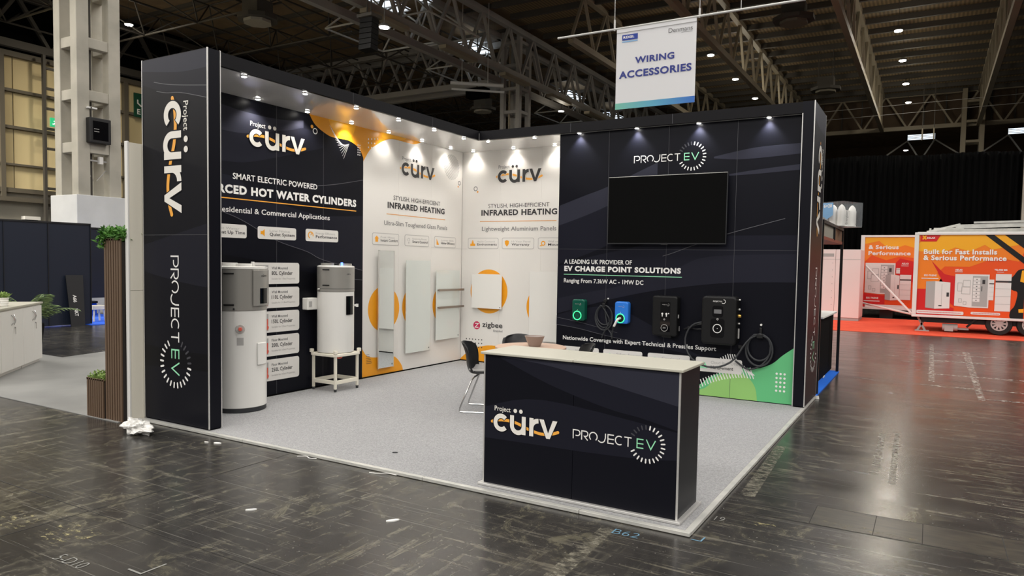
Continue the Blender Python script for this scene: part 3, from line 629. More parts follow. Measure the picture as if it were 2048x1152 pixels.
# ================================================================== CANOPIES
def seams_dark(F, name, qs): F.polys(name, qs, 'seam_d', 2)
cl = thing('canopy', 'dark overhanging canopy along the left side of the stand with glossy soffit', 'canopy', (.45, -3, HS))
MB().box(A-.045, TP, HS, A, YB, H).build('fascia_panel', 'fascia', cl)
MB().box(0.0, TP, HS, A-.046, 0, HS+.022).build('soffit_panel', 'soffit', cl)
MB().box(XL, TP, H-.012, A-.046, YRE, H).build('roof_panel', 'fascia', cl)
MB().box(XL, TP, HP, XL+.008, YRE, H-.013).build('outer_panel', 'navy', cl)
FC = Face((A, 0, 0), (0, 1, 0), (0, 0, 1), cl)
FC.polys('panel_seam', [rect(y, HS+.002, y+.004, H) for y in (-1.95, -3.4)], 'seam_d', 2)
MB().box(A-.006, YB-.010, HS-.004, A+.004, YB-.004, H-.03).build('corner_trim', 'alu', cl)
cb_ = thing('canopy', 'dark overhanging canopy along the back of the stand above the screen wall', 'canopy', (3, -.4, HS))
MB().box(A+.0005, YB, HS, XR, YB+.045, H).build('fascia_panel', 'fascia', cb_)
MB().box(A-.046, YB+.046, HS, XD, 0, HS+.022).build('soffit_panel', 'soffit', cb_)
MB().box(A+.0005, YB+.046, HS-.003, XR, YD-.001, HS+.02).build('soffit_lip', 'alu', cb_)
MB().box(A-.045, YB+.046, H-.012, XR, YRE, H).build('roof_panel', 'fascia', cb_)
FC2 = Face((0, YB, 0), (1, 0, 0), (0, 0, 1), cb_)
FC2.polys('panel_seam', [rect(x, HS+.002, x+.005, H) for x in (2.38, 3.80)], 'seam_d', 2)
# ================================================================== PILLARS
pl = thing('display_pillar', 'tall black printed pillar at the front left of the stand with white vertical lettering', 'pillar', (.4, -5.16, HP))
MB().box(XL, YP, HP+.012, A, TP, H+.005).build('pillar_body', 'navy', pl)
MB().box(XL+.01, YP+.01, HP, A-.01, TP-.005, HP+.012).build('pillar_foot', 'black_matte', pl)
for x, y in ((A-.010, YP-.002), (XL-.001, YP-.002), (A-.008, TP-.006)):
    MB().box(x, y, HP+.012, x+.011, y+.009, H+.008).build('edge_trim', 'alu', pl)
FP = Face((0, YP, 0), (1, 0, 0), (0, 0, 1), pl)
band(FP, [(XL+.012, 3.53), (A-.012, 3.53)], [(XL+.012, 3.43), (.43, 3.37), (.67, 3.36), (A-.012, 3.365)], 'navy3')
band(FP, [(XL+.012, 3.43), (.43, 3.37), (.67, 3.36), (A-.012, 3.365)], [(XL+.012, 3.30), (.2, 3.22), (.52, 3.17), (A-.012, 3.09)], 'navy2')
band(FP, [(XL+.012, 1.75), (A-.012, 1.95)], [(XL+.012, 1.49), (.27, 1.43), (.66, 1.38), (A-.012, 1.36)], 'navy2')
band(FP, [(XL+.012, .77), (.26, .75), (.66, .74), (A-.012, .74)], [(XL+.012, .56), (.36, .57), (A-.012, .58)], 'navyd')
FP.polys('printed_line', stroke(smoothline([(.10, 3.31), (.3, 3.27), (.52, 3.24), (A-.012, 3.20)]), .006)+stroke(smoothline([(.14, 3.22), (.3, 3.19), (.52, 3.17), (A-.012, 3.09)]), .006), 'waveline', 2)
FP.polys('panel_seam', [rect(XL+.012, 1.844, A-.012, 1.848)], 'seam_d', 2)
FPr = Face((0, YP, 0), (0, 0, -1), (1, 0, 0), pl)          # lettering runs down the pillar
curve_logo(FPr.sub(-3.105, .256, 0, .2625), 'cream_logo', 3)
ev_logo(FPr.sub(-1.650, .342, 0, .1245), 3)
pr_ = thing('display_pillar', 'tall black printed pillar at the right end of the stand beside the green graphic', 'pillar', (5.41, -.4, HP))
MB().box(XR, YB, HP+.012, W, YRE, H+.005).build('pillar_body', 'navy', pr_)
MB().box(XR+.01, YB+.01, HP, W-.01, YRE-.01, HP+.012).build('pillar_foot', 'black_matte', pr_)
for x, y in ((W-.010, YB-.002), (W-.009, YRE-.009)): MB().box(x, y, HP+.012, x+.011, y+.010, H+.008).build('edge_trim', 'alu', pr_)
MB().box(XR-.004, YB-.003, HP+.012, XR+.006, YB+.006, HS).build('edge_trim', 'alu', pr_)
FR = Face((W, 0, 0), (0, 1, 0), (0, 0, 1), pr_)
band(FR, [(YB+.012, 3.53), (YRE-.012, 3.53)], [(YB+.012, 3.35), (-.5, 3.29), (YRE-.012, 3.27)], 'navy3')
FRr = Face((W, 0, 0), (0, 0, -1), (0, 1, 0), pr_)
curve_logo(FRr.sub(-3.105, -.485, 0, .2625), 'cream_logo', 3)
ev_logo(FRr.sub(-1.650, -.385, 0, .1245), 3)
# ================================================================== SPOTLIGHTS IN THE CANOPIES
def downlight(x, y, z, label, group, power, tx, ty, cone=118, col=(1.0, .95, .87)):
    t = thing('spotlight', label, 'spotlight', (x, y, z), group)
    MB().cyl((x, y, z+.004), (x, y, z-.009), .030, .027, 20).build('housing', 'alu', t, smooth=True)
    MB().cyl((x, y, z-.0095), (x, y, z-.0135), .025, .023, 20).build('lens', 'lamp', t, label='glowing lens')
    l = bpy.data.lights.new('spot', 'SPOT'); l.energy = power; l.spot_size = rad(cone); l.spot_blend = .75; l.shadow_soft_size = .03; l.color = col
    o = bpy.data.objects.new('spot_beam', l); COL.objects.link(o); o.location = (x, y, z-.03)
    o.rotation_euler = Vector((tx-x, ty-y, -1.4)).to_track_quat('-Z', 'Y').to_euler()
    return t
for i, y in enumerate((-4.76, -4.0, -3.24, -2.50, -1.78, -1.10)):
    downlight(.80, y, HS, ORD[i]+' spotlight from the left pillar in the outer row under the left canopy', 'left canopy outer spotlights', 15, .7, y, 130)
for i, y in enumerate((-4.80, -4.045, -3.34, -2.61, -1.90, -1.18, -.48)):
    downlight(.11, y, HS, ORD[i]+' spotlight from the left pillar in the inner row against the left wall', 'left canopy inner spotlights', 20 if y < -2.4 else 10, .12, y, 120)
for i, x in enumerate((.98, 1.76)):
    downlight(x, -.745, HS, ORD[i]+' spotlight from the inner corner along the front of the white back soffit', 'back canopy outer spotlights', 15, x, -.7, 130)
for i, x in enumerate((.26, 1.01, 1.73)):
    downlight(x, -.085, HS, ORD[i]+' spotlight from the inner corner against the white back wall', 'back canopy inner spotlights', 11, x, -.09, 120)
for i, x in enumerate((2.50, 3.32, 4.13, 4.965)):
    downlight(x, YB+.032, HS-.004, ORD[i]+' spotlight from the white wall in the lip above the black screen wall', 'screen wall spotlights', 30, x+.05, YB+.10, 100, (.96, .96, 1.0))
# ================================================================== RECEPTION COUNTER
CX0, CX1, CY0, CY1, CT = 3.912, 5.367, -5.161, -4.746, .982
ct = thing('reception_counter', 'black printed reception counter with cream top at the front of the stand', 'counter', (4.64, -4.95, HP))
MB().box(CX0-.03, CY0-.028, HP+.002, CX1+.03, CY1+.028, HP+.020).build('base_plate', 'alu', ct, bevel=.003)
MB().box(CX0, CY0, HP+.020, 4.6305, CY1, CT).box(4.6335, CY0, HP+.020, CX1, CY1, CT).build('counter_body', 'navy', ct)
for x0, x1 in ((CX0-.022, 4.631), (4.633, CX1+.024)):
    MB().box(x0, CY0-.024, CT, x1, CY1+.024, CT+.018).build('counter_top', 'counter_top', ct, bevel=.004)
for x, y in ((CX1-.008, CY0-.003), (CX0-.003, CY0-.003)): MB().box(x, y, HP+.02, x+.011, y+.011, CT).build('edge_trim', 'alu', ct)
FCt = Face((0, CY0, 0), (1, 0, 0), (0, 0, 1), ct)
cx0, cx1 = CX0+.009, CX1-.009
band(FCt, [(4.05, .975), (cx1, .975)], [(4.05, .972), (4.44, .94), (4.86, .86), (cx1, .765)], 'navy3')
band(FCt, [(4.05, .97), (4.44, .94), (4.86, .86), (cx1, .765)], [(4.05, .96), (4.45, .81), (4.87, .70), (5.13, .66), (cx1, .61)], 'navy2')
band(FCt, [(cx0, .60), (4.4, .70), (cx1, .60)], [(cx0, .375), (4.31, .38), (4.74, .385), (5.13, .40), (cx1, .425)], 'navy2')
curve_logo(FCt.sub(3.998, .436, 0, .1285), 'cream_logo', 4)
ev_logo(FCt.sub(4.632, .467, 0, .0635), 4)
# ================================================================== TELEVISION
tv = thing('television', 'large flat screen television switched off on the black wall', 'television', (3.735, YD, 2.34))
tx0, tx1, tz0, tz1, ty = 2.966, 4.518, 1.912, 2.775, YD-.085
MB().box(tx0, ty, tz0, tx1, ty+.035, tz1).build('cabinet', 'black', tv, bevel=.004)
MB().box(tx0+.008, ty-.002, tz0+.014, tx1-.008, ty-.0005, tz1-.008).build('screen', 'tv_screen', tv)
MB().box(tx0, ty-.004, tz1-.004, tx1, ty+.004, tz1+.002).build('top_bezel', 'alu_dull', tv, label='bright top edge of the bezel')
MB().box(tx0-.002, ty-.004, tz0, tx0+.004, ty+.004, tz1).box(tx1-.004, ty-.004, tz0, tx1+.002, ty+.004, tz1).box(tx0, ty-.004, tz0-.002, tx1, ty+.004, tz0+.006).build('bezel', 'darkgrey', tv)
MB().box(3.3, ty+.035, 2.05, 4.2, YD-.003, 2.6).build('wall_bracket', 'black_matte', tv)
MB().box(3.70, ty-.006, tz0-.012, 3.79, ty+.02, tz0+.002).build('sensor_bar', 'black', tv)
# ================================================================== CHARGE POINTS
def rbox(name, x0, x1, z0, z1, y0, y1, r, m, parent, bevel=.012, label=None):
    return MB().prism([(a, y0, b) for a, b in rrect(x0, z0, x1, z1, r, 6)], (0, y1-y0, 0)).build(name, m, parent, bevel=bevel, seg=3, smooth=True, label=label)
def mini_logo(F, a, b, wd, m='white', k=2):
    s = wd/10.3; f = F.sub(a, b, 0, s)
    txt(f, 'PROJECT EV', 0, 7.6, 0, 1.0, m, .01, k); f.polys('logo_ring', ring_q(8.6, .5, 1.4, 1.8, -140, 90, 24), m, k)
def smallcharger(x, z, m, label, m2):
    t = thing('charge_point', label, 'charger', (x, YD, z))
    y0 = YD-.095
    rbox('casing', x-.095, x+.095, z-.145, z+.145, y0, YD, .034, m, t, .016)
    F = Face((x, y0, z), (1, 0, 0), (0, 0, 1), t)
    F.polys('socket', [disc(-.012, -.073, .052, 32)], 'black', 1); F.polys('socket_inner', [disc(-.012, -.073, .04, 32)], m2, 2)
    MB().tube([(x-.012+.057*cos(2*PI*i/40), y0-.003, z-.073+.057*sin(2*PI*i/40)) for i in range(40)], .0065, 8, True).build('light_ring', 'ring_green', t, smooth=True, label='glowing green ring around the socket')
    mini_logo(F, -.045, .078, .085, 'palegrey')
    F.polys('indicator', [disc(-.008, .005, .004, 10)], 'white', 2)
    return t
smallcharger(2.565, 1.020, 'ev_green', 'green wall charger with a glowing green ring, left of the coiled cable', 'ev_green')
smallcharger(3.190, 1.015, 'ev_blue', 'blue wall charger with a white handled plug in its green ring', 'black')
# plug and its coiled cable
pc = thing('charging_plug', 'white handled plug in the blue charger with a looped black cable on a hook', 'cable', (3.0, YD, .95))
MB().tube(smoothline([(3.178, YD-.10, .942), (3.172, YD-.15, .935), (3.152, YD-.168, .90), (3.122, YD-.170, .835)], 5), .0155, 10).build('plug_handle', 'white_gloss', pc, smooth=True)
MB().tube([(3.122, YD-.170, .838), (3.113, YD-.17, .806)], .017, 10).build('plug_collar', 'black', pc, smooth=True)
def coil(cx, cz, radii, ydep, r, lead=None, tail=None):
    pts = list(lead or [])
    for k, (ra, rb, dz) in enumerate(radii):
        for i in range(24):
            t = PI/2-2*PI*i/24
            pts.append((cx+ra*cos(t), ydep-.007*k-.004*i/24, cz+dz+rb*sin(t)))
    pts += list(tail or [])
    return pts
cpts = coil(2.925, .955, [(.105, .125, .01), (.115, .145, -.008), (.125, .165, -.022)], YD-.035, .008,
    lead=[(3.113, YD-.17, .81), (3.09, YD-.15, .73), (3.06, YD-.08, .67), (3.03, YD-.05, .74), (2.98, YD-.04, .80)],
    tail=[(3.0, YD-.05, .93), (2.99, YD-.05, .84), (2.93, YD-.05, .74), (2.89, YD-.03, .66)])
MB().tube(smoothline(cpts, 2), .0085, 7).build('cable', 'darkgrey', pc, smooth=True)
MB().box(2.905, YD-.07, 1.07, 2.945, YD, 1.13).cyl((2.925, YD-.001, 1.155), (2.925, YD-.03, 1.155), .028, .024, 14).build('cable_hook', 'black', pc, bevel=.004)
MB().cyl((2.962, YD, 1.188), (2.962, YD-.012, 1.188), .010, n=12).build('screw_cap', 'white_matte', pc)
# medium and large dark units
t = thing('charge_point', 'middle sized matte black wall charger with a printed black front panel', 'charger', (3.80, YD, 1.0))
rbox('casing', 3.625, 3.955, .755, 1.26, YD-.135, YD, .035, 'black_soft', t, .02)
F = Face((3.79, YD-.135, 1.0), (1, 0, 0), (0, 0, 1), t)
F.polys('front_panel', [rrect(-.055, -.19, .075, .185, .006)], 'gloss_black', 1)
mini_logo(F, -.03, .145, .09, 'palegrey')
F.polys('printed_symbol', [disc(-.028, .035, .013, 12), rect(-.034, .0, -.022, .03), disc(.026, .035, .013, 12), rect(.02, 0, .032, .03), disc(.055, .04, .008, 10)], 'white', 2)
F.polys('printed_symbol', ring_q(0, -.035, .006, .012, n=14), 'palegrey', 2)
F.polys('card_reader', ring_q(.003, -.142, .040, .0455, n=32)+[rect(-.016, -.14, .02, -.135), rect(-.016, -.15, .02, -.146)], 'palegrey', 2)
MB().box(3.94, YD-.10, .985, 3.962, YD-.08, 1.03).box(3.94, YD-.05, .82, 3.958, YD-.03, .88).build('side_switch', 'palegrey', t)
MB().box(3.75, YD-.10, .735, 3.87, YD-.03, .757).build('cable_gland', 'black', t)
t = thing('charge_point', 'largest matte black wall charger, with a white ring and side sockets', 'charger', (4.50, YD, 1.0))
rbox('casing', 4.275, 4.700, .70, 1.285, YD-.19, YD, .05, 'black_soft', t, .024)
F = Face((4.475, YD-.19, 1.0), (1, 0, 0), (0, 0, 1), t)
mini_logo(F, -.06, .215, .15, 'white')
F.polys('display_frame', [rrect(-.065, .03, .065, .17, .03)], 'gloss_black', 1); F.polys('display', [rrect(-.045, .075, .045, .125, .004)], 'greytext', 2, label='grey display')
F.polys('reader_pad', [rrect(-.085, -.215, .085, .015, .035)], 'gloss_black', 1)
F.polys('printed_symbol', ring_q(0, .008, .007, .013, n=14), 'palegrey', 2)
F.polys('card_reader', ring_q(0, -.105, .046, .055, n=36)+[disc(0, -.105, .005, 10)], 'white', 2, label='white ring of the card reader')
MB().cyl((4.700, YD-.08, 1.05), (4.728, YD-.08, 1.05), .022, .018, 14).build('side_socket', mat('brass_fitting', (.75, .45, .10), .3, .8), t, smooth=True, label='brass coloured side socket')
MB().cyl((4.70, YD-.08, 1.13), (4.716, YD-.08, 1.13), .011, n=12).cyl((4.70, YD-.08, 1.245), (4.716, YD-.08, 1.245), .010, n=12).cyl((4.70, YD-.08, .96), (4.716, YD-.08, .96), .010, n=12).build('side_socket', 'white_matte', t)
MB().box(4.699, YD-.10, .78, 4.715, YD-.075, .90).build('side_handle', 'palegrey', t, bevel=.004)
MB().box(4.70, YD-.05, .66, 4.74, YD-.02, .70).build('wall_bracket', 'black', t)
hc = thing('charging_cable', 'thick grey cable sagging from the largest charger and coiled on a hook', 'cable', (4.6, YD, .6))
lead = [(4.275, YD-.08, .955), (4.17, YD-.07, .93), (4.09, YD-.07, .86), (4.05, YD-.08, .74), (4.07, YD-.10, .62), (4.15, YD-.12, .50), (4.28, YD-.13, .43), (4.42, YD-.14, .415), (4.56, YD-.14, .45), (4.68, YD-.12, .54), (4.76, YD-.09, .68), (4.84, YD-.06, .79)]
cp2 = coil(4.945, .685, [(.135, .155, 0), (.155, .19, -.03)], YD-.045, .01, lead=lead, tail=[(5.05, YD-.05, .80), (5.07, YD-.05, .62), (4.98, YD-.05, .48), (4.84, YD-.05, .415), (4.74, YD-.03, .45), (4.66, YD-.01, .50)])
MB().tube(smoothline(cp2, 2), .0115, 8).build('cable', 'darkgrey', hc, smooth=True)
MB().tube(smoothline([(4.275, YD-.08, .93), (4.20, YD-.07, .92), (4.12, YD-.05, .89), (4.02, YD-.04, .85)], 3), .010, 7).tube(smoothline([(4.275, YD-.08, .87), (4.18, YD-.05, .86), (4.06, YD-.02, .88)], 3), .009, 7).build('cable_lead', 'black', hc, smooth=True)
MB().box(4.915, YD-.075, .80, 4.985, YD, .85).box(4.935, YD-.03, .85, 4.965, YD, .92).build('cable_hook', 'black', hc, bevel=.005)
MB().cyl((4.95, YD, .955), (4.95, YD-.014, .955), .013, n=12).build('screw_cap', 'white_matte', hc)
# ================================================================== HEATING PANELS
def yheater(name, label, y0, y1, z0, z1, m, d=.055):
    t = thing('heating_panel', label, 'heating panel', (0, (y0+y1)/2, z0), 'slim heating panels on the white walls')
    MB().box(d-.012, y0, z0, d, y1, z1).build('glass_plate', m, t, bevel=.002)
    MB().box(.004, y0+.06, z0+.08, d-.013, y1-.06, z1-.08).build('back_frame', 'white_matte', t)
    MB().box(d-.004, y1-.035, z0+.03, d+.0015, y1-.02, z0+.05).build('switch', 'darkgrey', t)
    return t
t = yheater('h', 'narrow tall mirror heating panel nearest the black wall', -2.015, -1.705, .135, 1.775, 'mirror')
MB().box(.042, -2.019, .13, .058, -2.012, 1.78).box(.042, -1.708, .13, .058, -1.701, 1.78).box(.042, -2.019, 1.772, .058, -1.701, 1.78).build('edge_frame', 'alu', t)
yheater('h', 'wide white glass heating panel in the middle of the left wall', -1.435, -.875, .287, 1.648, 'glass_white')
t = yheater('h', 'shorter white glass heating panel with two towel bars beside the corner', -.725, -.12, .418, 1.50, 'glass_white')
for z in (1.195, .925):
    MB().box(.095, -.725, z-.017, .107, -.06, z+.017).build('towel_bar', 'bar', t, bevel=.003)
    MB().box(.055, -.70, z-.01, .096, -.68, z+.01).box(.055, -.16, z-.01, .096, -.14, z+.01).build('bar_bracket', 'bar', t)
def xheater(label, x0, x1, z0, z1):
    t = thing('heating_panel', label, 'heating panel', ((x0+x1)/2, 0, z0), 'slim heating panels on the white walls')
    MB().box(x0, -.055, z0, x1, -.042, z1).build('front_plate', 'white_gloss', t, bevel=.002)
    MB().box(x0+.05, -.042, z0+.05, x1-.05, -.004, z1-.05).build('back_frame', 'white_matte', t)
    MB().box(x1-.032, -.058, z0+.018, x1-.018, -.054, z0+.032).build('switch', 'darkgrey', t)
    return t
xheater('square white heating panel in front of the orange disc on the back wall', .245, .812, .905, 1.452)
xheater('tall white heating panel half hidden by the black screen wall', 1.32, 1.9, .45, 1.512)
# ================================================================== HOT WATER CYLINDERS
def slot(cx, cy, r, ang, z, parent):
    a = rad(ang); pts = [(cx+(r+.002)*cos(a+t), cy+(r+.002)*sin(a+t), z) for t in (-.2, -.1, 0, .1, .2)]
    MB().tube(pts, .008, 6).build('handle_slot', 'black', parent)
def curved_text(body, cx, cy, r, ang, z, h, wd, m, parent):
    vs, fs = text2d(body, .015); x0 = min(v[0] for v in vs); x1 = max(v[0] for v in vs); hh = cap_h(.015)
    v3 = []
    for x, y in vs:
        t = rad(ang)+((x-x0)/(x1-x0)-.5)*wd/r
        v3.append((cx+r*cos(t), cy+r*sin(t), z+y/hh*h))
    MB().add(v3, fs).build('lettering', m, parent)
def cyl_plate(cx, cy, r0, r1, a0, a1, z0, z1, n=14):
    mb = MB(); v = []
    for i in range(n+1):
        t = rad(a0+(a1-a0)*i/n)
        for rr in (r0, r1):
            for z in (z0, z1): v.append((cx+rr*cos(t), cy+rr*sin(t), z))
    f = []
    for i in range(n):
        b, c = 4*i, 4*i+4
        f += [(b+2, c+2, c+3, b+3), (b+1, b+3, c+3, c+1), (b, c, c+2, b+2), (b, b+1, c+1, c)]
    f += [(0, 2, 3, 1), (4*n, 4*n+1, 4*n+3, 4*n+2)]
    return mb.add(v, f)
bx, by, br = .300, -4.425, .262
t = thing('water_cylinder', 'tall floor standing white water cylinder with grey head beside the left pillar', 'water cylinder', (bx, by, HP))
MB().lathe([(br-.012, HP), (br-.004, HP+.006), (br-.004, .074)], bx, by, 64).build('base_ring', 'darkgrey', t, smooth=True)
MB().lathe([(br-.006, .0745), (br, .08), (br, 1.086), (br-.004, 1.09)], bx, by, 72).build('tank', 'white_gloss', t, smooth=True)
MB().lathe([(br-.002, 1.0915), (br+.004, 1.095), (br+.004, 1.525)], bx, by, 72).build('head_jacket', 'steelgrey', t, smooth=True)
MB().lathe([(br+.006, 1.5255), (br+.006, 1.545), (br-.02, 1.553)], bx, by, 72).build('top_cap', 'white_gloss', t, smooth=True)
MB().lathe([(.085, 1.5535), (.085, 1.585), (.078, 1.587)], bx-.05, by-.1, 32).lathe([(.075, 1.5535), (.075, 1.578), (.07, 1.58)], bx+.09, by-.02, 32).build('duct_collar', 'white_matte', t, smooth=True)
MB().box(bx+.0, by+.13, 1.5535, bx+.03, by+.16, 1.60).build('pipe_stub', 'white_matte', t, bevel=.006)
cyl_plate(bx, by, br+.004, br+.024, -12, 42, 1.14, 1.518).build('control_plate', 'steelgrey', t, bevel=.006, seg=3)
cyl_plate(bx, by, br+.0245, br+.027, 4, 27, 1.165, 1.325).build('control_screen', 'gloss_black', t)
curved_text('cürv', bx, by, br+.0255, 16, 1.445, .026, .085, 'char', t)
slot(bx, by, br+.004, -62, 1.478, t); slot(bx, by, br+.004, -62, 1.155, t)
_a = rad(-50); MB().cyl((bx+(br)*cos(_a), by+br*sin(_a), 1.115), (bx+(br+.03)*cos(_a), by+(br+.03)*sin(_a), 1.115), .009, n=12).build('drain_nipple', 'chrome', t, smooth=True)
_a = rad(-38); dv = Vector((cos(_a), sin(_a), 0)); c0 = Vector((bx, by, .905))
MB().cyl(c0+dv*br, c0+dv*(br+.012), .048, .044, 32).build('dial_plate', 'alu', t, smooth=True)
MB().cyl(c0+dv*(br+.0125), c0+dv*(br+.05), .020, .017, 18).build('valve_knob', 'redtag', t, smooth=True, label='red valve knob')
cyl_plate(bx, by, br+.0005, br+.0015, -45, -31, .735, .815).build('rating_label', 'palegrey', t)
cyl_plate(bx, by, br+.001, br+.02, -1, 27, .52, .752).build('access_hatch', 'white_gloss', t, bevel=.008, seg=3)
# small cylinder on its stand
sx_, sy_, sr = .242, -3.0, .222
st = thing('cylinder_stand', 'square cream metal trolley stand carrying the smaller water cylinder', 'stand', (sx_, sy_, HP))
for i, (dx, dy) in enumerate(((-1, -1), (1, -1), (1, 1), (-1, 1))):
    x, y = sx_+dx*.185, sy_+dy*.185
    MB().box(x-.013, y-.013, HP+.03, x+.013, y+.013, .455).build('leg', 'cream', st)
    MB().cyl((x, y, HP), (x, y, HP+.034), .016, .018, 14).build('foot', 'darkgrey', st, smooth=True)
q = .185
MB().box(sx_-q-.012, sy_-q-.014, .118, sx_+q+.012, sy_-q+.006, .165).box(sx_-q-.012, sy_+q-.006, .118, sx_+q+.012, sy_+q+.014, .165).box(sx_-q-.014, sy_-q, .118, sx_-q+.006, sy_+q, .165).box(sx_+q-.006, sy_-q, .118, sx_+q+.014, sy_+q, .165).build('lower_rail', 'cream', st, bevel=.003)
MB().prism([(sx_+a, sy_+b, .455) for a, b in rrect(-.225, -.225, .225, .225, .06)], (0, 0, .035)).build('tray', 'cream', st, bevel=.006)
for dx, dy in ((-1, -1), (1, -1), (1, 1), (-1, 1)):
    x, y = sx_+dx*.2, sy_+dy*.2
    MB().box(x-.02, y-.02, .4905, x+.02, y+.02, .535).build('corner_stop', 'cream', st, bevel=.006)
wc = thing('water_cylinder', 'smaller white water cylinder with grey head standing on a cream metal stand', 'water cylinder', (sx_, sy_, .4905))
MB().lathe([(sr-.02, .4915), (sr-.004, .50), (sr, .52), (sr, 1.243)], sx_, sy_, 64).build('tank', 'white_gloss', wc, smooth=True)
MB().lathe([(sr-.002, 1.2435), (sr+.002, 1.247), (sr+.002, 1.545)], sx_, sy_, 64).build('head_jacket', 'steelgrey', wc, smooth=True)
MB().lathe([(sr+.003, 1.5455), (sr+.002, 1.557), (sr-.02, 1.566)], sx_, sy_, 64).build('top_cap', 'white_gloss', wc, smooth=True)
MB().lathe([(.078, 1.5665), (.078, 1.592), (.07, 1.594)], sx_-.02, sy_-.12, 32).lathe([(.078, 1.5665), (.078, 1.590), (.07, 1.592)], sx_+.04, sy_+.12, 32).build('duct_collar', 'steelgrey', wc, smooth=True)
MB().box(sx_+.11, sy_-.03, 1.566, sx_+.13, sy_-.01, 1.605).build('status_light', 'led_blue', wc, label='small blue light on top')
MB().lathe([(sr+.0035, 1.282), (sr+.0035, 1.286)], sx_, sy_, 64).build('seam_ring', 'darkgrey', wc)
cyl_plate(sx_, sy_, sr+.001, sr+.012, -12, 17, .965, 1.195).build('control_screen', 'gloss_black', wc, bevel=.003)
curved_text('cürv', sx_, sy_, sr+.004, -2, 1.455, .021, .06, 'char', wc)
slot(sx_, sy_, sr+.002, -76, 1.515, wc); slot(sx_, sy_, sr+.002, -76, 1.325, wc)
_a = rad(45); dv = Vector((cos(_a), sin(_a), 0)); c0 = Vector((sx_, sy_, 1.07))
MB().cyl(c0+dv*sr, c0+dv*(sr+.05), .012, n=12).cyl(c0+dv*(sr+.035)+Vector((0, 0, -.018)), c0+dv*(sr+.035)+Vector((0, 0, .02)), .016, n=12).build('side_valve', 'white_matte', wc, smooth=True)
MB().cyl((sx_-.05, sy_-sr+.004, 1.278), (sx_-.05, sy_-sr-.025, 1.278), .009, n=12).build('drain_nipple', 'white_matte', wc)
MB().box(.005, sy_-sr-.10, 1.02, .10, sy_-sr+.06, 1.165).build('wall_bracket', 'white_matte', wc, bevel=.01)
MB().box(.101, sy_-sr-.075, 1.06, .106, sy_-sr-.035, 1.125).build('bracket_socket', 'palegrey', wc)
MB().tube(smoothline([(.40, sy_-.16, .452), (.43, sy_-.13, .44), (.435, sy_-.09, .448)], 4), .012, 6).build('red_strap', 'redtag', st)
# ================================================================== MEETING TABLE, CHAIRS, BOWL
TX, TY, TZ = 2.955, -2.83, .742
tb = thing('round_table', 'small round pale wood table behind the reception counter', 'table', (TX, TY, HP))
MB().lathe([(.37, TZ-.024), (.384, TZ-.018), (.384, TZ-.004), (.38, TZ)], TX, TY, 64).build('table_top', 'wood_table', tb, smooth=True)
MB().lathe([(.035, HP+.02), (.035, TZ-.025)], TX, TY, 20).build('column', 'chrome', tb, smooth=True)
MB().lathe([(.185, HP), (.185, HP+.012), (.04, HP+.03)], TX, TY, 40).build('base', 'chrome', tb, smooth=True)
bo = thing('bowl', 'taupe ceramic bowl standing on the round wood table', 'bowl', (TX+.03, TY+.03, TZ))
MB().lathe([(.060, TZ+.001), (.066, TZ+.006), (.106, TZ+.108), (.110, TZ+.112), (.104, TZ+.112), (.062, TZ+.018), (.01, TZ+.014)], TX+.03, TY+.03, 48).build('bowl_shell', 'taupe', bo, smooth=True)
